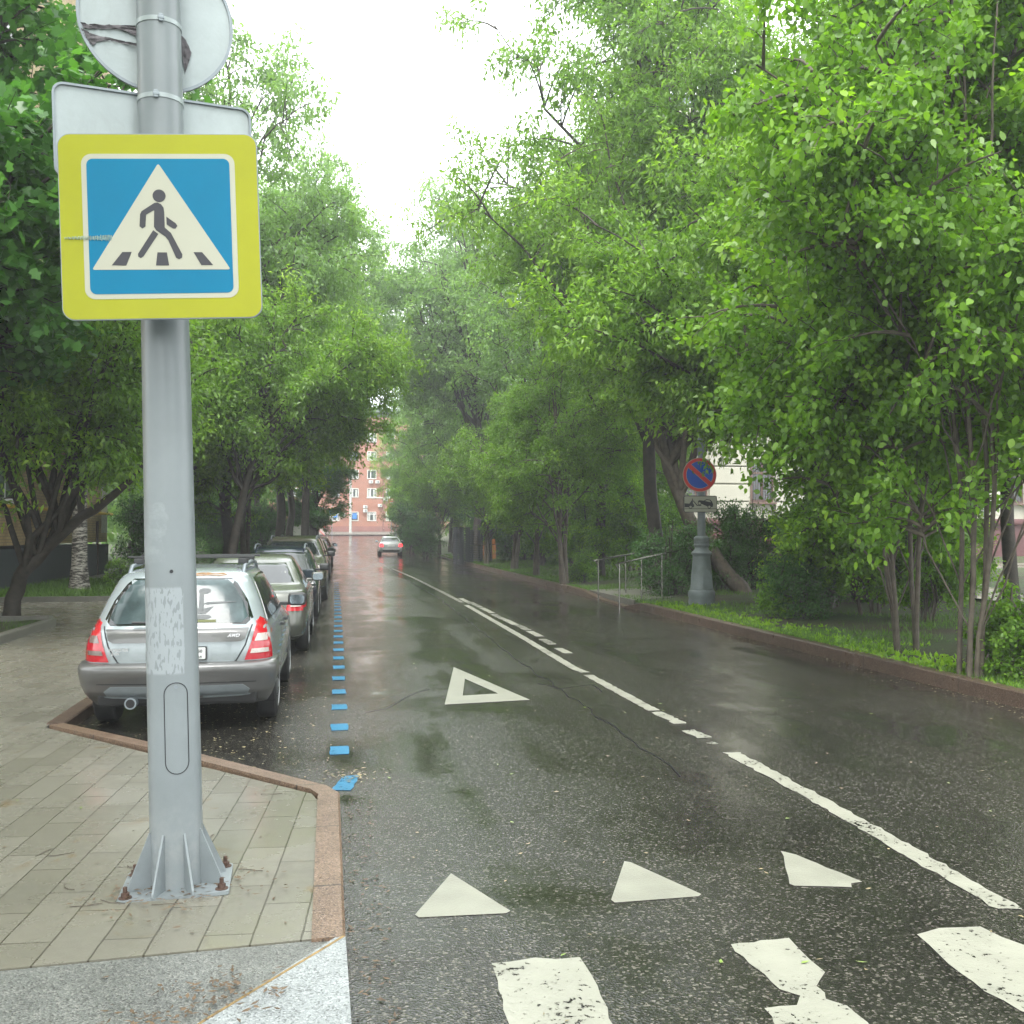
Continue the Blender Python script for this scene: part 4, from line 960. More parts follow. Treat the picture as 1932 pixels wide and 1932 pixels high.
# mud at the right kerb
# ================================================================== road paint
def paint(name, poly, mat, label, group=None, z=.004, jit=.0, seg=.08, seed=1):
    rg = random.Random(seed); pts = []
    n = len(poly)
    for i in range(n):
        p0 = Vector(poly[i][:2]); p1 = Vector(poly[(i + 1) % n][:2]); L = (p1 - p0).length; k = max(1, int(L / seg)) if jit else 1
        for j in range(k):
            q = p0.lerp(p1, j / k); pts.append((q.x + rg.uniform(-jit, jit), q.y + rg.uniform(-jit, jit)))
    bm = bmesh.new(); prism(bm, pts, z - .0015, z)
    for v in bm.verts: v.co.z += road_z(v.co.y)
    return tag(obj(name, bm, mat), label, 'road marking', group, 'structure')
def gp(*l): return [tuple(G(x, y))[:2] for x, y in l]
paint('yield_triangle', gp((851, 1649), (963, 1720), (955, 1724), (790, 1732), (783, 1727)), M['tri_paint'], 'white shark tooth triangle nearest the kerb')
paint('yield_triangle', gp((1178, 1626), (1190, 1628), (1323, 1688), (1318, 1692), (1160, 1704), (1153, 1699)), M['tri_paint'], 'middle white shark tooth triangle')
paint('yield_triangle', gp((1475, 1607), (1500, 1613), (1627, 1665), (1608, 1668), (1604, 1674), (1500, 1672), (1491, 1668)), M['tri_paint'], 'chipped white shark tooth triangle nearest the centre line', jit=.006)
o1 = gp((856, 1259), (1000, 1321), (839, 1330)); i1 = gp((877, 1281), (940, 1309), (873, 1313))
bm = bmesh.new(); A = [bm.verts.new((x, y, .004)) for x, y in o1]; B = [bm.verts.new((x, y, .004)) for x, y in i1]
for k in range(3): bm.faces.new((A[k], A[(k + 1) % 3], B[(k + 1) % 3], B[k]))
bmesh.ops.recalc_face_normals(bm, faces=bm.faces[:])
tag(obj('give_way_triangle', bm, M['tri_paint']), 'hollow white give way triangle painted in the lane', 'road marking', kind='structure')
paint('crosswalk_stripe', gp((930, 1820), (965, 1815), (1010, 1808), (1050, 1812), (1095, 1806), (1102, 1822), (1128, 1862), (1160, 1945), (1210, 2080), (1000, 2090), (962, 1945)), M['white_paint'], 'white crosswalk stripe nearest the kerb', jit=.006)
paint('crosswalk_stripe', gp((1381, 1783), (1440, 1776), (1485, 1771), (1520, 1805), (1555, 1836), (1538, 1862), (1556, 1876), (1558, 1888), (1600, 1900), (1650, 1945), (1760, 2060), (1560, 2080), (1470, 1945), (1447, 1905), (1500, 1898), (1510, 1880), (1470, 1868), (1440, 1840), (1430, 1830), (1385, 1795)), M['white_paint'], 'broken white crosswalk stripe with bitten edges', jit=.008, seg=.05, seed=3)
paint('crosswalk_stripe', gp((1733, 1765), (1770, 1752), (1850, 1750), (1890, 1768), (1932, 1785), (2100, 1900), (2250, 2060), (2150, 2080), (1960, 1925), (1860, 1872), (1790, 1820)), M['white_paint'], 'round ended white crosswalk stripe at the centre of the street', jit=.006)
for i, (x0, x1) in enumerate([(2150, 2420), (2600, 2900)]):
    paint('crosswalk_stripe', gp((x0, 1740), (x1, 1735), (x1 + 500, 2040), (x0 + 400, 2060)), M['white_paint'], 'white crosswalk stripe beyond the centre of the street', jit=.006)
# centre line
cl = [(1906, 1716), (1800, 1655), (1560, 1518), (1380, 1420), (1350, 1402)]
def line(pts, w, name, mat, label, jit=.012, seed=2, z=.004):
    P = [G(x, y) for x, y in pts]; pl = strip_poly([(q.x, q.y) for q in P], w)
    return paint(name, pl, mat, label, None, z, jit, .06, seed)
line(cl[:4], .13, 'centre_line', M['white_paint'], 'worn white centre line, near piece', .014)
line([(1352, 1405), (1338, 1402)], .10, 'centre_line', M['worn_paint'], 'last flake of the worn centre line', .02, 5)
line([(1328, 1392), (1300, 1378)], .12, 'centre_line', M['worn_paint'], 'short broken piece of the centre line', .02, 7)
line([(1285, 1366), (1240, 1344)], .12, 'centre_line', M['white_paint'], 'short piece of the centre line past the gap', .015, 8)
line([(1234, 1341), (1110, 1274)], .12, 'centre_line', M['white_paint'], 'long clean piece of the white centre line', .010, 9)
line([(1104, 1269), (1085, 1262), (990, 1205), (880, 1142)], .12, 'centre_line', M['white_paint'], 'white centre line beside the short dashes', .008, 10)
line([(872, 1137), (832, 1116), (780, 1090), (740, 1073)], .12, 'centre_line', M['worn_paint'], 'faded far end of the centre line', .008, 11)
for i, (x, y) in enumerate([(1062, 1228), (1032, 1211), (1008, 1196), (985, 1184), (962, 1174), (940, 1164), (918, 1152), (896, 1141), (878, 1134)]):
    line([(x + 11, y + 5), (x - 9, y - 5)], .14, 'short_dash', M['worn_paint' if i % 2 else 'white_paint'], 'short white dash beside the centre line', .01, 20 + i)['group'] = 'short dashes beside the centre line'
ys_ = [1478, 1416, 1372, 1334, 1305, 1280, 1259, 1241.5, 1226, 1212.5, 1201, 1190.5, 1181, 1172, 1164.5, 1157.5, 1151, 1145, 1139, 1134, 1129, 1124.5, 1120, 1116, 1112, 1108, 1104, 1100]
for i, y in enumerate(ys_):
    g = G(640.5 - (i * .22 if i > 3 else 0), y)
    if i == 0: pl = [(g.x - .06, g.y - .20), (g.x + .08, g.y - .22), (g.x + .15, g.y + .22), (g.x + .02, g.y + .20)]
    else: pl = [(g.x - .075, g.y - .16), (g.x + .08, g.y - .155), (g.x + .075, g.y + .16), (g.x - .08, g.y + .155)]
    paint('blue_dash', pl, M['blue_paint'], 'skewed blue dash touching the pink kerb' if i == 0 else 'blue paint dash marking the paid parking bay', None if i == 0 else 'blue dashes of the parking bay line', jit=.006, seed=40 + i)
# tar filled crack down the lane and its side crack
def crack(pts, seed, w=.03):
    rg = random.Random(seed); P = [G(x, y) for x, y in pts]; Q = []
    for i in range(len(P) - 1):
        k = max(2, int((P[i + 1] - P[i]).length / .25))
        for j in range(k): q = P[i].lerp(P[i + 1], j / k); Q.append((q.x + rg.uniform(-.035, .035), q.y))
    Q.append((P[-1].x, P[-1].y))
    bm = bmesh.new(); L = []
    for i, (x, y) in enumerate(Q):
        ww = w * rg.uniform(.35, 1.3); L.append((bm.verts.new((x - ww / 2, y, road_z(y) + .003)), bm.verts.new((x + ww / 2, y, road_z(y) + .003))))
    for i in range(len(L) - 1): bm.faces.new((L[i][0], L[i][1], L[i + 1][1], L[i + 1][0]))
    bmesh.ops.recalc_face_normals(bm, faces=bm.faces[:])
    tag(obj('road_crack', bm, pm('crack_tar', (.008, .008, .008), .35, var=.3)), 'dark ragged crack running along the lane', 'road crack', kind='structure')
crack([(1290, 1465), (1230, 1425), (1100, 1330), (990, 1255), (900, 1185), (830, 1130), (760, 1090), (700, 1050)], 1, .022)
crack([(1010, 1290), (1060, 1300), (1115, 1292), (1135, 1305)], 2, .03)
crack([(690, 1345), (735, 1335), (760, 1318), (810, 1300)], 3, .02)
# ================================================================== the sign pole
PD = 4.86
pb_ = G(335, 1668, PZ)
LEAN = R(1.55)
pole = empty('sign_pole', (pb_.x, pb_.y, PZ), 0, 'thick grey painted steel pole with torn poster residue and finned foot, left of the lane', 'pole')
pole.rotation_euler = (0, -LEAN, R(3))
bm = bmesh.new(); lathe(bm, [(.124, .012), (.121, 1.0), (.110, 3.0), (.101, 4.6), (.094, 6.2), (.085, 8.0)], 64); obj('shaft', bm, M['pole'], pole, smooth=40)
bm = bmesh.new(); prism(bm, rrect(.50, .42, .02), -.004, .012); 
obj('base_plate', bm, M['grey_steel'], pole)
for k in range(8):
    a_ = R(22.5 + 45 * k); bm = bmesh.new()
    prism(bm, [(.12, .012), (.235, .012), (.235, .03), (.128, .27), (.12, .27)], -.005, .005, 'xz')
    f_ = obj('gusset', bm, M['grey_steel'], pole); f_.rotation_euler = (0, 0, a_)
for sx, sy in ((1, 1), (1, -1), (-1, 1), (-1, -1)):
    bm = bmesh.new(); lathe(bm, [(.03, .012), (.03, .016), (.016, .017), (.016, .016)], 16, c=(sx * .215, sy * .165, 0)); lathe(bm, [(.019, .016), (.019, .036), (.010, .037), (.010, .062), (.008, .064)], 6, c=(sx * .215, sy * .165, 0))
    obj('anchor_bolt', bm, M['rust'], pole)
# service door outline on the near side (towards the camera)
ang0 = math.atan2(-pb_.y, -pb_.x) - R(3) + R(6)
def on_pole(u, z, rr_): # u metres round the shaft from the side facing the camera
    r_ = float(np.interp(z, [0, 1, 3, 4.6], [.124, .121, .110, .101])) + rr_; t = ang0 + u / r_
    return Vector((r_ * math.cos(t), r_ * math.sin(t), z))
bm = bmesh.new(); out_ = [on_pole(u, z, .0012) for u, z in capsule(0, .61, 0, .93, .055, 12)]; out_.append(out_[0])
tube(bm, out_, .0022, 5); obj('service_door_gap', bm, M['dark_line'], pole)
bm = bmesh.new(); q = on_pole(0, .965, .0); lathe(bm, [(.004, -.002), (.009, 0), (.009, .003), (.003, .003)], 12); sc_ = obj('door_screw', bm, M['galv_rim'], pole, q); sc_.rotation_euler = (R(90), 0, ang0 + R(90))
bm = bmesh.new(); q = on_pole(-.008, 1.512, -.004); lathe(bm, [(.0085, 0), (.0085, .006)], 16); sc_ = obj('cable_hole', bm, M['dark_line'], pole, q); sc_.rotation_euler = (R(90), 0, ang0 + R(90))
for z in (3.79, 4.16):   # steel straps with buckles
    bm = bmesh.new(); r_ = float(np.interp(z, [3, 4.6], [.110, .101]))
    lathe(bm, [(r_ + .001, -.011), (r_ + .0035, -.011), (r_ + .0035, .011), (r_ + .001, .011)], 48, c=(0, 0, z)); s_ = obj('strap', bm, M['galv'], pole, smooth=40)
    q = on_pole(.00 if z > 4 else -.03, z, .006); bm = bmesh.new(); box(bm, (0, 0, 0), (.022, .012, .036), bev=.003); box(bm, (0, -.005, 0), (.03, .006, .014), bev=.002)
    k_ = obj('buckle', bm, M['galv_rim'], s_, q); k_.rotation_euler = (0, 0, ang0 + R(90))
# ---- signs on the pole (their own things, strapped to it)
def poly_plate(bm, pts, y0, y1): return prism(bm, pts, y0, y1, 'xz')
def sign_at(vx, vy, depth): return at(vx, vy, depth)
sp_ = at(303, 427, 4.62)
sg = empty('crosswalk_sign', sp_, R(1.5), 'square yellow bordered pedestrian crossing sign on the thick grey pole', 'road sign')
sg.rotation_euler = (R(0), R(-2.2), R(-3.5))
W_ = .875; HH = .84
bm = bmesh.new(); poly_plate(bm, rrect(W_, HH, .055), 0, .014); obj('plate', bm, M['galv_rim'], sg)
bm = bmesh.new(); poly_plate(bm, rrect(W_ - .008, HH - .008, .052), -.0025, .0); obj('yellow_field', bm, M['s_yellow'], sg)
bm = bmesh.new(); poly_plate(bm, rrect(.672, .655, .045), -.004, -.0026); obj('white_border', bm, M['s_white'], sg)
bm = bmesh.new(); poly_plate(bm, rrect(.626, .610, .028), -.0055, -.0041); obj('blue_field', bm, M['s_blue'], sg)
def T(px, py):  # sign drawing coordinates, from the photograph crop, made square
    # crop x 495..1300 over .626 m, y 880..1635 over .610
    v = (py - 880) / 755; left = 495 + 38 * v; right = 1272 + 33 * v; top_ = 880 + 22 * (px - 495) / 780 * (1 - v)
    return ((px - left) / (right - left) - .5) * .626, (.5 - (py - top_ * 1 + 0) / (1635 - top_)) * .610
def round_poly(pts, r):
    out = []
    n = len(pts)
    for i in range(n):
        p = Vector(pts[i]); a = Vector(pts[i - 1]); b = Vector(pts[(i + 1) % n])
        u = (a - p).normalized(); w = (b - p).normalized(); s0 = p + u * r * 1.6; s1 = p + w * r * 1.6
        for k in range(5):
            t = k / 4; q = s0 * (1 - t) ** 2 + p * 2 * t * (1 - t) + s1 * t * t; out.append((q.x, q.y))
    return out
bm = bmesh.new(); poly_plate(bm, round_poly([T(885, 916), T(1288, 1506), T(540, 1500)], .008), -.007, -.0056); obj('white_triangle', bm, M['s_white'], sg)
bm = bmesh.new()
c_ = T(893, 1095); poly_plate(bm, circ(.0285, c_[0], c_[1]), -.0085, -.0071)
def limb(pts, r):
    for i in range(len(pts) - 1):
        a_, b__ = T(*pts[i]), T(*pts[i + 1]); poly_plate(bm, capsule(a_[0], a_[1], b__[0], b__[1], r), -.0085 - .00012 * i, -.0071)
poly_plate(bm, [T(*p) for p in [(868, 1134), (885, 1132), (905, 1142), (918, 1160), (922, 1185), (926, 1270), (960, 1300), (976, 1330), (945, 1340), (930, 1320), (880, 1285), (868, 1265), (868, 1175), (862, 1176), (824, 1198), (822, 1262), (806, 1274), (790, 1262), (792, 1195), (800, 1178)]], -.0089, -.0071)
poly_plate(bm, [T(*p) for p in [(934, 1210), (985, 1247), (995, 1262), (984, 1277), (970, 1276), (936, 1253)]], -.0085, -.0071)
poly_plate(bm, [T(*p) for p in [(864, 1284), (892, 1305), (814, 1428), (800, 1437), (786, 1430), (784, 1414)]], -.0085, -.0071)
poly_plate(bm, [T(*p) for p in [(944, 1336), (974, 1326), (1024, 1420), (1022, 1438), (1006, 1446), (990, 1438)]], -.0087, -.0071)
obj('walking_figure', bm, M['s_black'], sg)
for q in ([(700, 1403), (750, 1403), (722, 1478), (645, 1476)], [(889, 1407), (940, 1408), (953, 1480), (882, 1480)], [(1084, 1408), (1131, 1409), (1192, 1481), (1128, 1481)]):
    bm = bmesh.new(); poly_plate(bm, [T(*p) for p in q], -.0085, -.0071); obj('zebra_bar', bm, M['s_black'], sg)
# scrape across the left edge
bm = bmesh.new(); rg = random.Random(4)
for k in range(34):
    x = -.415 + k * .0061; h_ = .006 + .018 * (k / 34) * rg.uniform(.6, 1.2); x2 = x + rg.uniform(-.002, .002); zc = -.052 + rg.uniform(-.002, .002)
    prism(bm, [(x, zc - h_ * .6), (x + .0022, zc - h_ * .5), (x2 + .0026, zc + h_ * .6), (x2, zc + h_ * .5)], -.0096, -.0022 if k < 16 else -.004, 'xz')
obj('scrape', bm, pm('scraped_metal', (.30, .38, .30), .5, var=.5, vs=60), sg)
# rectangular plate and round disc behind, seen from the back
bp_ = at(295, 268, 5.06)
bk = empty('rectangular_road_sign', bp_, R(18), 'blank pale back of a rectangular road sign above the yellow crossing sign', 'road sign')
bk.rotation_euler = (0, R(-2.2), R(17))
bm = bmesh.new(); prism(bm, rrect(.93, .45, .05, 0, 0), 0, .004, 'xz'); obj('plate', bm, M['galv'], bk)
def rim(bm, outer, inner, y0, y1):
    n = len(outer); V = [[bm.verts.new((p[0], y, p[1])) for p in ring] for ring, y in ((outer, y1), (outer, y0), (inner, y0), (inner, y1))]
    for k in range(n):
        for a_ in range(3): bm.faces.new((V[a_][k], V[a_][(k + 1) % n], V[a_ + 1][(k + 1) % n], V[a_ + 1][k]))
    bmesh.ops.recalc_face_normals(bm, faces=bm.faces[:])
bm = bmesh.new(); rim(bm, rrect(.936, .456, .053), rrect(.914, .434, .042), -.012, .006); obj('folded_rim', bm, M['galv_rim'], bk)
dp_ = at(295, 37, 5.10)
dk = empty('round_road_sign', dp_, R(10), 'pale back of a round road sign with torn tape, at the top behind the pole', 'road sign')
dk.rotation_euler = (0, R(-2.2), R(12))
bm = bmesh.new(); prism(bm, circ(.365, 0, 0, 72), 0, .004, 'xz'); obj('plate', bm, M['galv'], dk)
bm = bmesh.new(); rim(bm, circ(.370, 0, 0, 72), circ(.355, 0, 0, 72), -.010, .006); obj('folded_rim', bm, M['galv_rim'], dk)
def wrinkled(pts, seed, name, parent, y=-.004):
    bm = bmesh.new(); vs = [bm.verts.new((a_, y, b__)) for a_, b__ in pts]; bm.faces.new(vs)
    for ax in (0, 2):
        vals = [v.co[ax] for v in bm.verts]; lo, hi = min(vals), max(vals)
        for i in range(1, 12):
            co = [0, 0, 0]; no = [0, 0, 0]; co[ax] = lo + (hi - lo) * i / 12; no[ax] = 1
            bmesh.ops.bisect_plane(bm, geom=bm.verts[:] + bm.edges[:] + bm.faces[:], plane_co=co, plane_no=no)
    rg = random.Random(seed)
    for v in bm.verts: v.co.y += rg.uniform(-.012, 0)
    bmesh.ops.recalc_face_normals(bm, faces=bm.faces[:])
    return obj(name, bm, M['tape'], parent, smooth=180)
k = .365 / 137
def dz(x, y): return ((x - 295) * k, (37 - y) * k)
wrinkled([dz(*p) for p in [(163, 63), (176, 64), (215, 60), (262, 55), (262, 76), (243, 69), (225, 66), (195, 70), (170, 73)]], 1, 'tape_scrap', dk)
wrinkled([dz(*p) for p in [(163, 72), (178, 80), (205, 84), (262, 89), (262, 94), (210, 89), (190, 94), (184, 102), (176, 96), (168, 84)]], 2, 'tape_scrap', dk)
wrinkled([dz(*p) for p in [(330, 52), (347, 70), (356, 92), (352, 106), (343, 132), (338, 100)]], 3, 'tape_scrap', dk)
# ================================================================== street lamp with its signs, right
lp = G(1324, 1140, .14)
LD = (lp - Vector((0, 0, EYE))).dot(FW)
u = LD / 1932          # metres per photo pixel there
lamp = empty('street_lamp', (lp.x, lp.y, .12), 0, 'tall grey street lamp post with fluted cast iron foot beside the no parking sign', 'street lamp')
prof = [(25, -6), (25, 6), (24, 14), (25, 16), (25, 27), (23.5, 30), (22, 31), (22, 34), (21, 36), (16.5, 98), (17, 101), (19, 103), (19.5, 106), (17, 109), (13.5, 112), (12.5, 117), (14, 119), (15, 122), (14, 124), (12.8, 126), (12.8, 131), (14.5, 133), (14.5, 137), (12, 139), (10.5, 140), (10.2, 141)]
bm = bmesh.new(); lathe(bm, [(r * u, h * u * .93) for r, h in prof], 40)
for k in range(16):
    a_ = 2 * math.pi * k / 16; box(bm, (math.cos(a_) * 13.8 * u, math.sin(a_) * 13.8 * u, 128 * u * .93), (.012, .03, .06), rz=a_, bev=.003)
obj('foot', bm, M['lamp_paint'], lamp, smooth=40)
bm = bmesh.new(); lathe(bm, [(7.6 * u, 130 * u * .93), (7.4 * u, 200 * u), (5.5 * u, 8.0)], 24); obj('shaft', bm, M['lamp_paint'], lamp, smooth=40)
bm = bmesh.new(); prism(bm, [(-.12, .40), (-.10, .33), (.02, .31), (.10, .38), (.10, .62), (.02, .78), (-.08, .74), (-.12, .60)], -.0, .02, 'xz', Matrix.Translation((.06, -.29, .05)) @ Matrix.Rotation(R(-5), 4, 'X')); obj('hatch', bm, M['lamp_paint'], lamp)
bm = bmesh.new(); tube(bm, [(0, 0, 7.9), (.2, .1, 8.3), (1.2, .5, 8.6)], .045, 8); a0_ = obj('arm', bm, M['lamp_paint'], lamp, smooth=60)
bm = bmesh.new(); box(bm, (1.5, .6, 8.6), (.7, .28, .14), bev=.05); obj('lamp_head', bm, M['lamp_paint'], a0_)
q = at(1320, 896, LD - .30)
ns = empty('no_parking_sign', q, R(-6), 'round no parking sign, blue with a red ring and slash, on the lamp post', 'road sign')
r0 = 32 * u
bm = bmesh.new(); prism(bm, circ(r0, 0, 0, 56), 0, .012, 'xz'); obj('plate', bm, M['s_white'], ns)
bm = bmesh.new(); prism(bm, circ(r0 * .965, 0, 0, 56), -.004, -.0005, 'xz'); obj('red_ring', bm, M['s_red'], ns)
bm = bmesh.new(); prism(bm, circ(r0 * .80, 0, 0, 56), -.007, -.0045, 'xz'); obj('white_line', bm, M['s_white'], ns)
for s in (-1, 1):   # two blue segments either side of the slash
    pts = []
    a_ = r0 * .775; h_ = r0 * .145; t0 = math.asin(h_ / a_)
    for k in range(25): t = t0 + (math.pi - 2 * t0) * k / 24; pts.append((a_ * math.cos(t), a_ * math.sin(t)))
    rot = R(-41) + (0 if s > 0 else math.pi)
    pts = [(x * math.cos(rot) - y * math.sin(rot), x * math.sin(rot) + y * math.cos(rot)) for x, y in pts]
    bm = bmesh.new(); prism(bm, pts, -.010, -.0075, 'xz'); obj('blue_field', bm, M['s_darkblue'], ns)
rot = R(-41); pts = [(x * math.cos(rot) - y * math.sin(rot), x * math.sin(rot) + y * math.cos(rot)) for x, y in [(-r0 * .83, -r0 * .115), (r0 * .83, -r0 * .115), (r0 * .83, r0 * .115), (-r0 * .83, r0 * .115)]]
bm = bmesh.new(); prism(bm, pts, -.0125, -.0105, 'xz'); obj('red_slash', bm, M['s_red'], ns)
q = at(1321.5, 951, LD - .30)
tw = empty('tow_away_sign', q, R(-6), 'small white tow away plate with a tow truck drawing under the no parking sign', 'road sign')
bm = bmesh.new(); prism(bm, rrect(63 * u, 31 * u, 3 * u), 0, .012, 'xz'); obj('plate', bm, M['s_black'], tw)
bm = bmesh.new(); prism(bm, rrect(60.5 * u, 28.5 * u, 2.4 * u), -.004, -.0005, 'xz'); obj('white_field', bm, M['s_white'], tw)
def Q(x, y): return ((x - 1016) / 1.932 * .503 * u, -(y - 755) / 1.932 * .503 * u)
bm = bmesh.new()
def dq(pts, d=0): prism(bm, [Q(*p) for p in pts], -.0075 - d, -.0045, 'xz')
dq([(901, 750), (936, 752), (955, 726), (955, 716), (961, 716), (961, 750), (970, 762), (968, 778), (901, 778)])
dq([(961, 732), (966, 730), (994, 762), (1022, 762), (1022, 768), (990, 768)], .0005)
dq([(901, 787), (1133, 787), (1133, 790), (901, 790)])
dq([(998, 733), (1008, 728), (1040, 731), (1060, 720), (1088, 724), (1100, 738), (1108, 757), (1104, 776), (1066, 772), (1024, 754), (1000, 746)], .0)
for x, y in ((944, 776), (1009, 750), (1080, 775)): prism(bm, circ(13 * u * .26, *Q(x, y), 24), -.0085, -.0046, 'xz')
obj('tow_truck_drawing', bm, M['s_black'], tw)
bm = bmesh.new()
for x, y in ((944, 776), (1009, 750), (1080, 775)):
    prism(bm, circ(8.5 * u * .26, *Q(x, y), 24), -.0105, -.0088, 'xz')
prism(bm, [Q(*p) for p in [(1048, 733), (1062, 725), (1084, 729), (1092, 742), (1070, 738)]], -.0095, -.0078, 'xz'); obj('white_details', bm, M['s_white'], tw)

# ================================================================== stainless ramp handrails
def handrail(p0, p1, n, h, label, rails=5, dz=.35):
    root = empty('handrail', p0, 0, label, 'handrail'); d = p1 - p0
    def bend(t): return Vector((d.x * t, d.y * t, dz * t))
    bm = bmesh.new(); tube(bm, [Vector((-.02, 0, h - .12)), Vector((-.10, -.03, h - .03)), Vector((0, 0, h))] + [bend(t / 8) + Vector((0, 0, h)) for t in range(1, 9)], .025, 8); obj('top_rail', bm, M['steel'], root, smooth=60)
    for k in range(n):
        t = k / (n - 1); q = bend(t); bm = bmesh.new(); tube(bm, [q + Vector((0, 0, -.12)), q + Vector((0, 0, h))], .019, 8); obj('post', bm, M['steel'], root, smooth=60)
    t1 = 1 / (n - 1)
    for k in range(rails):
        z = h * (.15 + .15 * k); bm = bmesh.new(); tube(bm, [bend(t1 * .95) + Vector((0, 0, z)), bend(1) + Vector((0, 0, z))], .007, 6); obj('cross_rod', bm, M['steel'], root, smooth=60)
f0, f1 = G(1169, 1143, .10), G(1271, 1127, .14)
handrail(f0, f0 + (f1 - f0) * 2.3, 7, .98, 'stainless handrail of the ramp, nearer the lamp post', dz=.5)
f0, f1 = G(1129, 1127, .10), G(1180, 1122, .12)
handrail(f0, f0 + Vector((4.4, 2.6, 0)), 6, .98, 'stainless handrail of the ramp, farther from the lamp post', dz=.5)
bm = bmesh.new(); g0 = G(1150, 1136, .1)
prism(bm, [(6.95, 23.6), (6.95, 28.0), (11.5, 30.2), (13.0, 28.0)], -.1, .17); tag(obj('ramp_path', bm, M['concrete']), 'wet concrete ramp between the handrails', 'ramp', kind='structure')
# ================================================================== pallet stacks and lumber
M['pallet'] = pm('dark_plastic_pallet', (.075, .08, .10), .5, var=.25, vs=3)
M['orange_board'] = pm('orange_board', (.30, .11, .03), .5, var=.15)
M['raw_wood'] = pm('pale_timber', (.32, .19, .09), .6, var=.2, vs=12)
pp = G(862, 1066)
def make_pallet():
    r = empty('pallet', (0, 0, 0)); bm = bmesh.new()
    for k in range(7): box(bm, (-.54 + .18 * k, 0, .085), (.12, .8, .018), bev=.003)
    obj('deck', bm, M['pallet'], r)
    bm = bmesh.new()
    for x in (-.52, 0, .52):
        box(bm, (x, 0, .012), (.12, .8, .018), bev=.003)
        for y in (-.34, 0, .34): box(bm, (x, y, .05), (.12, .10, .055), bev=.004)
    obj('blocks', bm, M['pallet'], r); return r
ORD = 'first second third fourth fifth sixth seventh eighth ninth tenth eleventh twelfth thirteenth fourteenth fifteenth sixteenth seventeenth eighteenth nineteenth twentieth twenty-first twenty-second'.split()
pal = make_pallet(); first = True; rgp = random.Random(8)
for (sx, sy, rz, n, lab, step) in ((0, 0, 90, 21, 'plastic pallet in the near tall stack', .096), (1.15, .9, 5, 19, 'plastic pallet in the wide stack behind', .098)):
    for k in range(n):
        o = pal if first else copy_tree(pal); first = False
        o.location = (pp.x + .25 + sx + rgp.uniform(-.012, .012), pp.y + sy + rgp.uniform(-.012, .012), .03 + k * step); o.rotation_euler = (0, 0, R(rz + rgp.uniform(-.6, .6)))
        w_ = 'topmost ' if k == n - 1 else ('lowest ' if k == 0 else ORD[k] + ' from the bottom, ')
        tag(o, w_ + lab, 'pallet', 'plastic pallets in the %s stack' % ('near' if sx == 0 else 'wide'))
ob = G(885, 1058, .1)
bm = bmesh.new(); prism(bm, [(-.9, 0), (1.0, 0.05), (1.0, 1.35), (-.2, 1.05), (-.9, .75)], 0, .03, 'xz'); o = obj('board', bm, M['orange_board'], None, ob + Vector((.7, 0, -.02))); o.rotation_euler = (R(-14), 0, R(12)); tag(o, 'orange board leaning beside the pallet stack', 'board')
def frame_stack(p, label, s=1.0, rz=0):
    r = empty('timber_frame', p, rz, label, 'timber frame')
    for x in (-.45, .45): bm = bmesh.new(); box(bm, (x, 0, .8), (.07, .05, 1.6), ry=R(-12)); obj('upright', bm, M['raw_wood'], r)
    for z in (.2, .6, 1.0, 1.4): bm = bmesh.new(); box(bm, (.1 - z * .2 + .05, .0, z), (1.15, .052, .06)); obj('rung', bm, M['raw_wood'], r)
frame_stack(G(905, 1052, .15) + Vector((1.0, .6, 0)), 'pale timber frame leaning behind the orange board')
frame_stack(G(935, 1046, .15) + Vector((1.6, 1.2, 0)), 'pale timber frame half hidden by saplings, right of the board', rz=.4)
f0 = G(875, 1064, .05); handrail(f0 + Vector((.2, -.6, 0)), f0 + Vector((2.6, .5, 0)), 4, 1.0, 'low steel handrail in front of the orange board', rails=3, dz=.1)

# ================================================================== buildings
M['red_wall'] = pm('red_render', (.31, .135, .09), .8, var=.10, vs=.6, grime=.05)
M['red_base'] = pm('weathered_red_plinth', (.24, .10, .085), .8, var=.15, vs=.8, grime=.2)
M['win_glass'] = pm('window_glass', (.05, .06, .062), .08, var=.5, vs=.7, spec=.8)
M['win_frame'] = pm('white_window_frame', (.68, .68, .64), .5, var=.05)
M['curtain'] = pm('pale_curtain', (.42, .43, .40), .8, var=.25, vs=9)
M['poster'] = pm('blue_poster', (.03, .18, .55), .5)
FY = 152.0; fz = road_z(FY)
rb = empty('red_building', (0, FY, fz), 0, 'red rendered office building closing the end of the street', 'building')
bm = bmesh.new()
FW_, s_u = 48.0, 152.0 / 1932
def fx(crop): return at(569 + crop * .1340, 1000, 152.6).x   # crop4 x -> world x on the facade
x0f = -34.0; x1f = 30.0
col0 = at(700, 1000, 155).x
wx0 = G(0, 0, 0) if False else None
def facade_x(vx): r_ = ray(vx, 1003); return r_.x * FY / r_.y
cols = [facade_x(569 + .1302 * c) for c in (757 - 277 * 6, 757 - 277 * 5, 757 - 277 * 4, 757 - 277 * 3, 757 - 277 * 2, 480, 757, 1015, 1285, 1560, 1835, 2110, 2385)]
def fz_at(vy): return EYE - (vy - 1003) * (FY / 1932) * 1.0 - fz
def cy(c): return 829.5 + c * .1302       # crop4 y -> V
rows_ = [(cy(1178), cy(1048)), (cy(840), cy(712)), (cy(575), cy(445))]
H_ = 17.0
zb = fz_at(cy(1255)); box(bm, ((x0f + x1f) / 2, 7, (H_ + zb) / 2 - .02), (x1f - x0f, 14, H_ - zb + .04)); obj('wall', bm, M['red_wall'], rb)
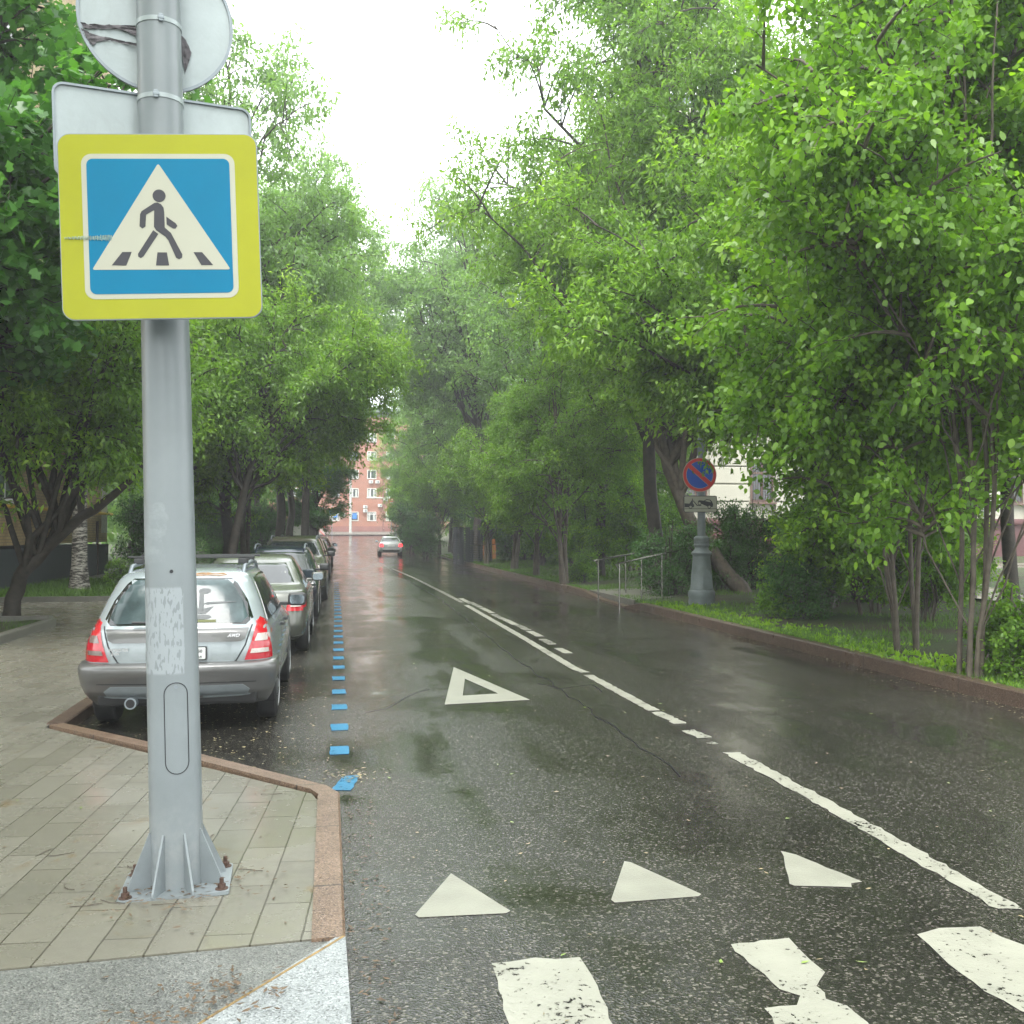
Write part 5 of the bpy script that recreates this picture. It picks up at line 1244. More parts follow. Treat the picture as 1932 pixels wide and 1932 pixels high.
zb = fz_at(cy(1255)); bm = bmesh.new(); box(bm, ((x0f + x1f) / 2, 6.9, zb / 2), (x1f - x0f + .1, 14.1, zb)); obj('plinth', bm, M['red_base'], rb)
bm = bmesh.new(); box(bm, ((x0f + x1f) / 2, 7, H_ + 1.0), (x1f - x0f + .8, 14.8, .5), bev=.05); obj('roof', bm, M['lamp_paint'], rb)
zrows = [(fz_at(a_), fz_at(b__)) for a_, b__ in rows_]; dzr = zrows[2][0] - zrows[1][0]
zrows += [(zrows[2][0] + dzr, zrows[2][1] + dzr), (zrows[2][0] + 2 * dzr, zrows[2][1] + 2 * dzr)]
rgw = random.Random(3); hw_ = 5.3 / 1000
ww = abs(facade_x(569 + .1302 * 1080) - facade_x(569 + .1302 * 948))
wproto = {}
for ri, (za, zb_) in enumerate(zrows):
    for ci, x in enumerate(cols):
        h = zb_ - za
        f = empty('window', (x, -.02, za)); f.parent = rb
        if ri not in wproto:
            bm = bmesh.new(); t = .085
            for a_, b__, c_, d_ in ((0, 0, ww, t), (0, h - t, ww, t)): box(bm, (0, 0, b__ + d_ / 2), (ww, .12, t))
            for sx in (-1, 1): box(bm, (sx * (ww / 2 - t / 2), .002, h / 2), (t, .115, h - .01))
            if ri == 0: box(bm, (0, .003, h * .76), (ww - .1, .1, .12))
            else: box(bm, (-ww * .12, .003, h / 2), (.11, .1, h - .1))
            a_ = obj('frame', bm, M['win_frame'], f); bm = bmesh.new(); box(bm, (0, .03, h / 2), (ww - .08, .05, h - .08)); b__ = obj('pane', bm, M['win_glass'], f)
            bm = bmesh.new(); box(bm, (-ww * .28, -.0, h / 2 - .05), (ww * .22, .012, h - .3)); box(bm, (ww * .25, -.0, h / 2 - .05), (ww * .2, .012, h - .3)); c_ = obj('curtain', bm, M['curtain'], f)
            wproto[ri] = (a_.data, b__.data, c_.data)
        else:
            for nm, me in zip(('frame', 'pane', 'curtain'), wproto[ri]):
                if nm == 'curtain' and (ci * 7 + ri) % 3 == 0: continue
                o = bpy.data.objects.new(nm, me); COL.objects.link(o); o.parent = f
for ci in (5, 6):
    bm = bmesh.new(); box(bm, (cols[ci] + .1, -.09, zrows[0][0] + .7), (.62 if ci == 6 else .55, .02, .8 if ci == 6 else .45)); obj('window_poster', bm, M['poster'], rb)
M['ac'] = pm('air_conditioner_white', (.60, .60, .56), .5, var=.08)
for x_, y_ in ((1002, 618), (1098, 618), (921, 978), (921, 1034), (1135, 957), (601, 1090), (1215, 870)):
    x = facade_x(569 + .1302 * x_); z = fz_at(cy(y_)); bm = bmesh.new(); box(bm, (x, -.28, z), (.62, .32, .44), bev=.03); a_ = obj('air_conditioner', bm, M['ac'], rb)
    bm = bmesh.new(); lathe(bm, [(.15, 0), (.15, -.02), (.11, -.022)], 20, 'y', (x + .08, -.445, z)); obj('fan_grille', bm, M['galv_rim'], a_)
bm = bmesh.new(); xd = facade_x(569 + .1302 * 1182); tube(bm, [(xd, -.12, .6), (xd, -.12, 17.2)], .09, 8); tube(bm, [(xd, -.12, .7), (xd + .05, -.45, .45)], .09, 8); obj('downpipe', bm, M['red_base'], rb, smooth=60)
bm = bmesh.new(); box(bm, (facade_x(569 + .1302 * 1110), -.05, fz_at(cy(845))), (3.4, .08, .12)); obj('string_course', bm, M['win_frame'], rb)

# yellow brick building, left
M['y_brick'] = brick_mat('yellow_brick', (.46, .34, .17), (.36, .25, .12), (.20, .17, .12), .26, .088)
M['dark_plinth'] = pm('dark_grey_plinth', (.045, .055, .06), .7, var=.15, grime=.2)
yc = G(200, 1078, .14)
bx = -10.0; by1 = 40.5
bxv = at(202, 1000, 41.0)
yb = empty('yellow_brick_building', (bxv.x, bxv.y, 0), 0, 'yellow brick apartment building with dark plinth behind the birch', 'building')
bm = bmesh.new(); box(bm, (-7, -16, 11.2), (14, 32, 19.6)); obj('wall', bm, M['y_brick'], yb)
zp = 1.8 - 42 * 41 / 1932
bm = bmesh.new(); box(bm, (-7, -16, zp / 2 + .2), (14.1, 32.1, zp + .4)); obj('plinth', bm, M['dark_plinth'], yb)
bm = bmesh.new(); box(bm, (-7, -16, 21.2), (15, 33, .4)); obj('roof', bm, M['dark_plinth'], yb)
zg = 1.8 + 33 * 41 / 1932
bm = bmesh.new(); tube(bm, [(.12, .35, zg), (.12, -31, zg)], .05, 8); obj('gas_pipe', bm, pm('yellow_pipe', (.62, .40, .03), .5), yb, smooth=60)
bm = bmesh.new(); tube(bm, [(.05, -1.9, -.3), (.05, -1.9, 2.2)], .05, 8); obj('corner_pipe', bm, M['rust'], yb, smooth=60)
for j in range(6):
    for i in range(3):
        f = empty('window', (.0, -13 - 5 * i, 3.4 + 2.95 * j)); f.parent = yb
        bm = bmesh.new(); box(bm, (.02, 0, 0), (.08, 1.5, 1.5)); box(bm, (.05, 0, -.8), (.2, 1.6, .05)); obj('frame', bm, M['win_frame'], f)
        bm = bmesh.new(); box(bm, (.05, -.36, 0), (.04, .62, 1.34)); box(bm, (.05, .36, 0), (.04, .62, 1.34)); obj('pane', bm, M['win_glass'], f)
bm = bmesh.new(); box(bm, (.012, -.55, 2.7), (.012, 1.0, 1.9)); obj('whitewashed_patch', bm, pm('white_wash', (.55, .53, .47), .8, var=.3, vs=8), yb)

# white building, right
M['cream'] = pm('cream_render', (.38, .37, .30), .75, var=.06, vs=.8, grime=.08)
M['cream_block'] = pm('cream_stone_blocks', (.42, .405, .335), .75, var=.06, vs=.8, grime=.08)  # slightly lighter cream for the stone blocks
M['maroon'] = pm('maroon_plinth', (.10, .035, .035), .6, var=.2, grime=.2)
wc = at(1212, 1003, 47)
zgW = .8
wbd = empty('white_building', (wc.x, wc.y, zgW), 0, 'cream rusticated building with maroon plinth behind the right hand trees', 'building')
WH = 20.0; zpl = 1.8 + 20 * 47 / 1932 - zgW
bm = bmesh.new(); box(bm, (30, 14, zpl + (WH - zpl) / 2), (60, 28, WH - zpl)); obj('wall', bm, M['cream'], wbd)
bm = bmesh.new(); box(bm, (30, 14, zpl / 2 - .2), (60.3, 28.3, zpl + .4)); box(bm, (30, 14, zpl - .02), (60.7, 28.7, .3), bev=.1); obj('plinth', bm, M['maroon'], wbd)
bm = bmesh.new(); box(bm, (30, 14, WH + .2), (61.6, 29.6, .5), bev=.08); box(bm, (30, 14, WH - .3), (60.8, 28.8, .5), bev=.08); obj('cornice', bm, M['cream'], wbd)
bm = bmesh.new(); box(bm, (30, 14, WH + .8), (61, 29, .7)); obj('roof', bm, M['galv_rim'], wbd)
# window bays and rusticated blocks between them on the ground floor, south face
wxs = [2.55 + 3.25 * k for k in range(17)]
for k in range(9):
    x0 = (wxs[k - 1] + .62) if k else .02; x1 = (wxs[k] - .62) if k < 17 else 59.9
    for j in range(5):
        bm = bmesh.new(); box(bm, ((x0 + x1) / 2, -.05, zpl + .50 + .82 * j), (x1 - x0 - .05, .16, .76), bev=.035); obj('stone_block', bm, M['cream_block'], wbd)
for k in range(7):
    for j in range(5): bm = bmesh.new(); box(bm, (-.05, 1.5 + k * 4.0, zpl + .50 + .82 * j), (.16, 2.5, .76), bev=.035); obj('stone_block', bm, M['cream_block'], wbd)
bm = bmesh.new(); box(bm, (30, -.1, zpl + 4.55), (60.2, .3, .22), bev=.04); obj('string_course', bm, M['cream'], wbd)
wp_ = None
def wwin(x, z, h, side=False):
    global wp_
    f = empty('window', (x, -.01, z) if not side else (-.01, x, z)); f.parent = wbd
    if side: f.rotation_euler = (0, 0, R(-90))
    if wp_ is None or wp_[0] != h:
        bm = bmesh.new()
        for sx in (-1, 1): box(bm, (sx * .52, 0, h / 2), (.08, .1, h))
        for z_ in (.04, h * .68, h - .04): box(bm, (0, .001, z_), (1.0, .09, .08))
        box(bm, (0, .001, h / 2), (.07, .088, h)); box(bm, (0, -.08, -.06), (1.3, .3, .08), bev=.01)
        a_ = obj('frame', bm, pm('brown_window_frame', (.16, .10, .08), .6, var=.1), f); bm = bmesh.new(); box(bm, (0, .02, h / 2), (1.02, .04, h - .1)); b__ = obj('pane', bm, M['win_glass'], f)
        bm = bmesh.new()
        for k in range(9): tube(bm, [(-.48 + .12 * k, -.10, .05), (-.48 + .12 * k, -.13, h * .5), (-.48 + .12 * k, -.10, h - .05)], .012, 5)
        for z_ in (.1, h * .4, h - .1): box(bm, (0, -.105, z_), (1.0, .015, .02))
        c_ = obj('window_grille', bm, M['rust'], f) if h > 1.95 else None
        wp_ = (h, a_.data, b__.data, c_.data if c_ else None)
    else:
        for nm, me in zip(('frame', 'pane', 'window_grille'), wp_[1:]):
            if me: o = bpy.data.objects.new(nm, me); COL.objects.link(o); o.parent = f
for x in wxs[:12]: wwin(x, zpl + .9, 2.0)
for j in range(4):
    for x in wxs[:12]: wwin(x, zpl + 5.2 + 3.1 * j, 1.8)
for j in range(4):
    for k in range(6): wwin(3.6 + 4 * k, zpl + 5.2 + 3.1 * j, 1.8, True)
for vx in (1236, 1853):
    r_ = ray(vx, 1000); x = r_.x * wc.y / r_.y - wc.x
    bm = bmesh.new(); tube(bm, [(x, -.22, WH - .3), (x, -.22, .75), (x - .08, -.30, .55), (x - .12, -.62, .35)], .085, 10); obj('downpipe', bm, M['galv'], wbd, smooth=60)
bm = bmesh.new(); yp = at(1203, 1000, 44)
tube(bm, [(0, 0, -.2), (0, 0, 4.5)], .05, 8); tube(bm, [(0, 0, 2.2), (.6, 0, 2.2), (.6, 0, 0)], .04, 8); o = obj('gas_pipe', bm, pm('yellow_gas_pipe', (.60, .36, .03), .5), None, (yp.x, yp.y, .5), 60); tag(o, 'yellow gas pipe standing before the white wall', 'pipe')

# low white wall behind the parked cars, left; far little things
wl = at(535, 992, 72); bm = bmesh.new(); box(bm, (0, 0, 1.2), (3.0, .3, 2.4)); box(bm, (0, -.05, 2.45), (3.2, .5, .12)); o = empty('garden_wall', (wl.x, wl.y, .0), 0, 'low pale wall behind the parked cars at the far left', 'wall'); obj('wall', bm, M['ac'], o)

def small_sign(vx, vy, d, size, label):
    q = at(vx, vy, d); base = road_z(q.y) + .1
    root = empty('small_crosswalk_sign', (q.x, q.y, base), 0, label, 'road sign')
    h = q.z - base
    bm = bmesh.new(); tube(bm, [(0, .06, 0), (0, .06, h + size * .9)], .055, 8); obj('post', bm, M['grey_steel'], root)
    bm = bmesh.new(); prism(bm, rrect(size, size, .05, 0, h), 0, .02, 'xz'); obj('yellow_field', bm, M['s_yellow'], root)
    bm = bmesh.new(); prism(bm, rrect(size * .7, size * .7, .03, 0, h), -.006, -.001, 'xz'); obj('blue_field', bm, M['s_blue'], root)
    bm = bmesh.new(); prism(bm, [(-size * .28, h - size * .22), (size * .28, h - size * .22), (0, h + size * .28)], -.012, -.007, 'xz'); obj('white_triangle', bm, M['s_white'], root)
    bm = bmesh.new(); prism(bm, circ(size * .035, 0, h + size * .1, 10), -.018, -.013, 'xz'); prism(bm, capsule(0, h + size * .04, 0, h - size * .06, size * .025), -.018, -.013, 'xz'); prism(bm, capsule(0, h - size * .06, -size * .06, h - size * .18, size * .02), -.0185, -.013, 'xz'); prism(bm, capsule(0, h - size * .06, size * .07, h - size * .18, size * .02), -.018, -.0132, 'xz'); obj('walking_figure', bm, M['s_black'], root)
    return root
small_sign(626.5, 966, 122, .95, 'far yellow crossing sign on a grey post left of the lane')
r2 = small_sign(738.5, 964, 118, .95, 'far yellow crossing sign at the right, below a give way sign')
q = at(738.5, 951, 118)
gw = empty('give_way_sign', (q.x, q.y - .02, q.z), 0, 'far inverted triangle give way sign at the end of the street', 'road sign')
bm = bmesh.new(); prism(bm, round_poly([(-.36, .31), (.36, .31), (0, -.31)], .03), 0, .015, 'xz'); obj('red_border', bm, M['s_red'], gw)
bm = bmesh.new(); prism(bm, round_poly([(-.25, .24), (.25, .24), (0, -.19)], .02), -.005, -.001, 'xz'); obj('white_field', bm, M['s_white'], gw)
q = at(661, 1010, 146); bm = bmesh.new(); lathe(bm, [(.19, -.2), (.15, 8.0)], 12); o = obj('concrete_post', bm, M['curtain'], None, (q.x, q.y, road_z(q.y) + .15), 60); tag(o, 'pale concrete post standing before the red building', 'post')
q = at(746, 1018, 116); o = empty('street_lamp', (q.x, q.y, road_z(q.y) + .1), 0, 'distant grey street lamp by the junction, ahead of the white saloon', 'street lamp')
bm = bmesh.new(); lathe(bm, [(.24, -.1), (.24, .2), (.17, .25), (.14, .9), (.17, .95), (.12, 1.05)], 16); obj('foot', bm, M['lamp_paint'], o, smooth=50)
bm = bmesh.new(); lathe(bm, [(.07, 1.0), (.05, 7.5)], 10); obj('shaft', bm, M['lamp_paint'], o, smooth=50)
def barrier(vx0, vx1, vy, d, label):
    a_ = at(vx0, vy, d); b__ = at(vx1, vy + 5, d - 4); o = empty('barrier', a_, 0, label, 'barrier'); dd = b__ - a_; dd.z = 0
    rz = math.atan2(dd.y, dd.x); o.rotation_euler = (0, R(6), rz); L = dd.length; bm = bmesh.new()
    for z in (.1, 1.0): box(bm, (L / 2, 0, z), (L, .07, .12))
    obj('rail', bm, M['s_red'], o); bm = bmesh.new()
    for k in range(6): box(bm, (L * k / 5, .0, .55), (.10, .05, .8))
    obj('upright', bm, M['win_frame'], o)
barrier(593, 600, 1001, 124, 'left red and white street barrier at the junction'); barrier(604, 612, 1004, 120, 'right red and white street barrier at the junction')
# far walker in dark clothes
q = at(757, 1016, 112)
root = empty('person', (q.x, q.y, road_z(q.y) + .1), 0, 'distant person in dark clothes walking at the right end of the street', 'person')
me = bpy.data.meshes.new('body'); vs = [(0, 0, .92), (0, 0, 1.15), (0, .02, 1.40), (0, 0, 1.50), (0, 0, 1.60), (0, 0, 1.70), (.17, 0, 1.38), (.23, -.05, 1.12), (.20, .05, .88), (-.17, 0, 1.38), (-.23, .05, 1.12), (-.20, -.08, .88), (.09, 0, .88), (.10, -.10, .48), (.10, .06, .08), (.10, -.08, .04), (-.09, 0, .88), (-.09, .12, .48), (-.09, .22, .10), (-.09, .10, .04)]
ed = [(0, 1), (1, 2), (2, 3), (3, 4), (4, 5), (2, 6), (6, 7), (7, 8), (2, 9), (9, 10), (10, 11), (0, 12), (12, 13), (13, 14), (14, 15), (0, 16), (16, 17), (17, 18), (18, 19)]
me.from_pydata(vs, ed, []); bo = link_mesh('body', me, pm('dark_clothes', (.03, .03, .04), .8), root)
md = bo.modifiers.new('s', 'SKIN'); rad = [.15, .15, .16, .06, .10, .09, .07, .05, .04, .07, .05, .04, .09, .07, .045, .04, .09, .07, .045, .04]
for i, r_ in enumerate(rad): bo.data.skin_vertices[0].data[i].radius = (r_, r_ * .85)
bo.data.skin_vertices[0].data[0].use_root = True
sb = bo.modifiers.new('u', 'SUBSURF'); sb.levels = 1; sb.render_levels = 1
bm = bmesh.new(); bmesh.ops.create_uvsphere(bm, u_segments=12, v_segments=8, radius=.11, matrix=Matrix.Translation((0, -.01, 1.68))); obj('hair', bm, M['s_black'], root, smooth=180)
# ================================================================== trees
used = {}
elderA = make_tree(11, 15.5, (0, 0, 9.8), (4.8, 4.8, 6.0), .20, 'elder', 'bark', 32, 12, 5, 13, .155, .060, name='box_elder_tree', spread=.30)
elderB = make_tree(23, 15.0, (.4, 0, 9.2), (4.4, 4.6, 6.2), .18, 'elder', 'bark', 32, 12, 5, 13, .155, .060, name='box_elder_tree', spread=.30)
lowA = make_tree(31, 7.6, (0, 0, 4.9), (2.7, 2.7, 2.9), .085, 'elder', 'bark_pale', 22, 10, 5, 13, .125, .052, name='young_tree', stems=4, bottom=.15, twig_len=.6)
roundA = make_tree(41, 7.8, (0, 0, 4.9), (2.7, 2.7, 3.4), .028, 'round', 'bark_pale', 36, 11, 4, 16, .088, .062, name='linden_tree', stems=5, bottom=.15, young=.45, twig_len=.55, droop=.35)
farA = make_tree(51, 18, (0, 0, 11.2), (5.2, 5.2, 7.0), .24, 'elder_hazed', 'bark', 34, 10, 4, 9, .23, .095, name='tall_tree', spread=.27, twig_len=1.0)
farB = make_tree(57, 18, (0, 0, 10.5), (5.0, 5.0, 7.4), .24, 'elder_hazed', 'bark', 34, 10, 4, 9, .23, .095, name='tall_tree', spread=.27, twig_len=1.0)
farC = make_tree(59, 18, (.6, 0, 13.0), (5.2, 5.2, 6.0), .24, 'elder_hazed', 'bark', 36, 11, 4, 11, .22, .09, name='tall_tree', spread=.27, twig_len=1.0, bottom=.4)
spreadA = make_tree(33, 8.4, (1.3, 0, 6.1), (4.1, 3.4, 2.4), .16, 'elder', 'bark', 32, 12, 5, 13, .155, .060, name='box_elder_tree', spread=.32, bottom=.35, young=.5)
bushA = make_tree(35, 4.4, (0, 0, 2.35), (1.9, 1.9, 2.1), .035, 'round', 'bark_pale', 22, 10, 4, 14, .085, .06, name='young_linden', stems=5, bottom=.08, twig_len=.5, droop=.35, young=.45, spread=.34)
mapleA = make_tree(61, 12, (0, 0, 8.2), (3.6, 3.6, 4.4), .17, 'maple', 'bark', 26, 10, 4, 9, .17, .16, name='maple_tree', lobed=True, droop=.25, young=.15, spread=.28)
shrubA = make_tree(71, 1.9, (0, 0, 1.0), (1.0, 1.0, 1.0), .02, 'round', 'bark_pale', 16, 7, 4, 7, .085, .06, name='shrub', stems=5, bottom=.05, twig_len=.35, droop=.3, spread=.35, young=.5)
shrubB = make_tree(73, 2.4, (0, 0, 1.25), (1.05, 1.05, 1.25), .022, 'shrub_dark', 'bark', 18, 8, 4, 8, .085, .036, name='dark_shrub', stems=5, bottom=.05, twig_len=.4, droop=.3, spread=.35, young=.1)

# leaning box elder at the left edge
def W3(o, p): return (p[0] - o[0], p[1] - o[1], p[2] - o[2])
o0 = G(18, 1170, .14); dL = (o0 - Vector((0, 0, EYE))).dot(FW)
k1 = at(20, 1110, dL); k2 = at(60, 1060, dL); k3 = at(150, 985, dL); k4 = at(250, 900, dL - .5); k5 = at(330, 800, dL - .5)
cL = at(150, 800, dL)
leanL = make_tree(81, 7.4, W3(o0, at(150, 650, dL)), (3.8, 2.9, 1.7), .19, 'elder', 'bark', 22, 9, 5, 14, .14, .054, trunk_pts=[(0, 0, 0), W3(o0, k1), W3(o0, k2), W3(o0, k3), W3(o0, k4), W3(o0, k5)], name='box_elder_tree', bottom=.3, young=.3, spread=.34)
put(leanL, used, o0.x, o0.y, .14, 0, 1, 'box elder with a thick dark trunk leaning right over the pavement at the left edge')
p = G(-60, 1190, .14); mq = at(-150, 1000, 15.2); put(mapleA, used, mq.x, mq.y, .14, .3, (1.1, 1.1, 1.08), 'dark leaved maple overhanging the top left corner behind the yellow sign')
put(mapleA, used, -12.5, 17.5, .14, 2.1, 1.1, 'dark leaved maple near the corner of the yellow brick building')
# birch
ob_ = G(150, 1116, .14)
M['birch'] = None
m, nt, b_, out_ = new_mat('birch_bark'); tc = nt.n('ShaderNodeTexCoord'); mp = nt.n('ShaderNodeMapping'); mp.inputs['Scale'].default_value = (3, 3, 14); nt.l(tc.outputs['Object'], mp.inputs['Vector'])
no = nt.n('ShaderNodeTexNoise', i_Scale=1.6, i_Detail=5.0, i_Roughness=.7); nt.l(mp.outputs[0], no.inputs['Vector']); rp = nt.n('ShaderNodeValToRGB'); rp.color_ramp.elements[0].position = .46; rp.color_ramp.elements[0].color = (.03, .025, .02, 1); rp.color_ramp.elements[1].position = .56; rp.color_ramp.elements[1].color = (.40, .38, .33, 1)
nt.l(no.outputs['Fac'], rp.inputs[0]); nt.l(rp.outputs[0], b_.inputs['Base Color']); b_.inputs['Roughness'].default_value = .7; M['birch'] = m
birch = make_tree(91, 12, (0, 0, 8.5), (2.2, 2.2, 3.4), .27, 'elder', 'birch', 18, 9, 4, 10, .07, .05, name='birch_tree', young=.2, bottom=.4)
put(birch, used, ob_.x, ob_.y, .1, 0, 1, 'birch with peeling white and black bark in front of the yellow brick wall')
# left side trees
L = [
 (spreadA, at(430, 1000, 29), 0.0, 1.0, 'low spreading box elder over the second and third parked cars'),
 (lowA, at(470, 1000, 35), 1.4, 1.12, 'bushy young tree behind the dark navy estate car'),
 (elderB, at(345, 1000, 33), 2.0, (.9, .9, .80), 'box elder with dark trunk right behind the thick pole'),
 (farA, at(430, 1000, 37), 1.0, (1.0, 1.0, 1.14), 'tall airy tree topping the left side against the white sky'),
 (farB, at(530, 1000, 47), 2.2, 1.03, 'tall airy tree second from the front on the left, its top below the first one'),
 (farC, at(575, 1000, 57), 3.4, (1.1, 1.1, 1.28), 'tall tree leaning out over the far parked cars'),
 (farC, at(545, 1000, 44), 4.4, (.8, .8, .70), 'low spreading tree whose branches hang before the red building on the left'),
 (farC, at(590, 1000, 72), 5.0, (1.2, 1.15, 1.38), 'broad tree at the far left, hiding the upper floors of the red building'),
 (farC, at(565, 1000, 92), .5, 1.1, 'far left tall tree near the junction'),
 (farA, at(480, 1000, 70), 2.9, 1.05, 'tall tree in the second row on the far left'),
 (farB, at(330, 1000, 52), 4.1, 1.0, 'tall tree in the second row behind the yellow brick corner'),
 (farA, at(250, 1000, 60), 5.3, 1.05, 'tall backdrop tree left of the pole in the second row'),
]
for pr, q, rz, sc, lab in L: put(pr, used, q.x, q.y, road_z(q.y) + .1, rz, sc, lab, group=None)
# small dark maple by the far parked cars
q = at(600, 1000, 62); put(mapleA, used, q.x, q.y, .1, 4.0, (.72, .72, .50), 'small round dark maple hanging low before the red building')
# right side, front to back
RR = [
 (roundA, G(1700, 1222, .2), 0.3, (1.15, 1.15, 1.18), 'many stemmed linden with pale thin stems, in the middle of the right verge'),
 (roundA, G(1842, 1270, .2), 2.2, (1.05, 1.05, 1.2), 'linden with a crooked grey trunk nearest the camera on the right'),
 (elderB, G(1908, 1150, .3), 1.2, .88, 'box elder with dark trunk at the right edge'),
 (elderB, at(1235, 1000, 29), 3.3, (1.28, 1.2, 1.34), 'tall dark trunked box elder left of the lamp post'),
 (elderA, at(1130, 1000, 37), 5.1, (1.0, 1.0, 1.02), 'tall box elder beside the far end of the ramp'),
 (lowA, G(1070, 1100, .2), .9, .95, 'slim young tree left of the ramp handrails'),
 (lowA, G(1010, 1084, .2), 2.0, .92, 'slim young tree between the handrails and the pallets, nearer the handrails'),
 (lowA, G(965, 1072, .2), 3.1, 1.0, 'slim young tree between the handrails and the pallets, nearer the pallets'),
 (lowA, G(915, 1062, .2), 4.4, .95, 'young tree standing right behind the pallet stacks'),
 (farB, at(1020, 1000, 50), 1.7, 1.0, 'tall tree over the middle of the right verge'),
 (farA, at(900, 1000, 60), 4.4, (1.2, 1.2, 1.3), 'tall tree over the pallet stacks'),
 (lowA, at(830, 1000, 72), 5.2, 1.05, 'low bright tree beyond the driveway on the right'),
 (elderA, at(850, 1000, 80), 3.9, (1.0, 1.0, .95), 'broad tree beyond the driveway on the right'),
 (farB, at(860, 1000, 76), .2, (1.25, 1.2, 1.4), 'tall tree beyond the driveway, behind the broad one'),
 (farA, at(815, 1000, 98), 2.5, (1.3, 1.3, 1.7), 'tall tree near the junction on the right'),
 (lowA, at(788, 1000, 92), 1.5, 1.2, 'low tree beside the white saloon on the right'),
 (elderA, at(800, 1000, 112), .9, 1.1, 'farthest tree on the right at the junction'),
 (elderB, at(1620, 1000, 27), .6, 1.02, 'box elder behind the many stemmed linden'),
 (elderA, at(1820, 1000, 24), 2.6, 1.0, 'box elder in the second row near the right edge'),
 (elderA, at(2050, 1000, 17), 4.1, 1.0, 'box elder just outside the right edge leaning in'),
 (lowA, at(1200, 1000, 41), 5.9, 1.1, 'young tree before the corner of the white building'),
 (lowA, at(1090, 1000, 46), .1, 1.15, 'young tree in the second row behind the ramp'),
 (bushA, at(1640, 1000, 19.5), .2, 1.0, 'young linden filling the understorey behind the pale stems'), (bushA, at(1570, 1000, 21.5), 4.2, .55, 'low young linden right of the leafy verge shrub'), (bushA, at(1745, 1000, 18), 2.9, .55, 'low young linden among the pale stems'), (bushA, at(1690, 1000, 25), 1.2, 1.0, 'young linden before the wet path'), 
   (bushA, at(1215, 1000, 36), 5.2, 1.0, 'young linden behind the far handrail'), (bushA, at(1110, 1000, 41), .7, 1.0, 'young linden among the slim trees'), (bushA, at(1020, 1000, 48), 1.7, 1.1, 'young linden in the middle of the far verge'),
]
for pr, q, rz, sc, lab in RR: put(pr, used, q.x, q.y, verge_z(q.x, q.y) - .03, rz, sc, lab)
for x, y, pr, rz, lab in ((-7.5, -4, farA, 1, 'tall tree behind the viewer on the left'), (9.5, -3, farB, 2, 'tall tree behind the viewer on the right'), (-6.5, 3.0, elderA, 3, 'box elder beside the viewer on the left pavement'), (4, -22, farA, 4, 'tall tree across the street behind the viewer')): put(pr, used, x, y, .1, rz, 1, lab)
# the leaning tree behind the lamp post
o1 = at(1405, 1118, 27); dR = (o1 - Vector((0, 0, EYE))).dot(FW)
pts = [(0, 0, 0)] + [W3(o1, at(x, y, dR)) for x, y in ((1375, 1080), (1340, 1030), (1290, 940), (1262, 860), (1240, 760), (1225, 700))]
leanR = make_tree(85, 14, W3(o1, at(1330, 430, dR)), (4.6, 4.2, 5.6), .27, 'elder', 'bark_pale', 38, 12, 5, 15, .155, .060, trunk_pts=pts + [W3(o1, at(1260, 560, dR)), W3(o1, at(1300, 330, dR))], name='box_elder_tree', bottom=.5, young=.5)
put(leanR, used, o1.x, o1.y, o1.z - .1, 0, 1, 'thick box elder curving up to the left behind the no parking sign')
bm = bmesh.new(); s0 = o1 + Vector((.25, .3, -.1)); sp = [s0] + [at(x, y, dR + .3) for x, y in ((1378, 1060), (1362, 1000), (1335, 960))]
# bright overhanging boughs of a tree rooted at the verge, in front of the lamp
o2 = G(1560, 1140, .3); dB = 19.5
bough = make_tree(87, 9.5, W3(o2, at(1400, 520, 19.5)), (4.2, 3.0, 2.7), .14, 'elder', 'bark', 34, 11, 5, 15, .155, .060, trunk_pts=[(0, 0, 0), W3(o2, at(1575, 1000, 21)), W3(o2, at(1560, 850, 20.5)), W3(o2, at(1500, 700, 20)), W3(o2, at(1420, 600, 19.5))], name='box_elder_tree', bottom=.45, young=.75)
put(bough, used, o2.x, o2.y, .25, 0, 1, 'box elder with bright yellow green boughs spreading left above the no parking sign')
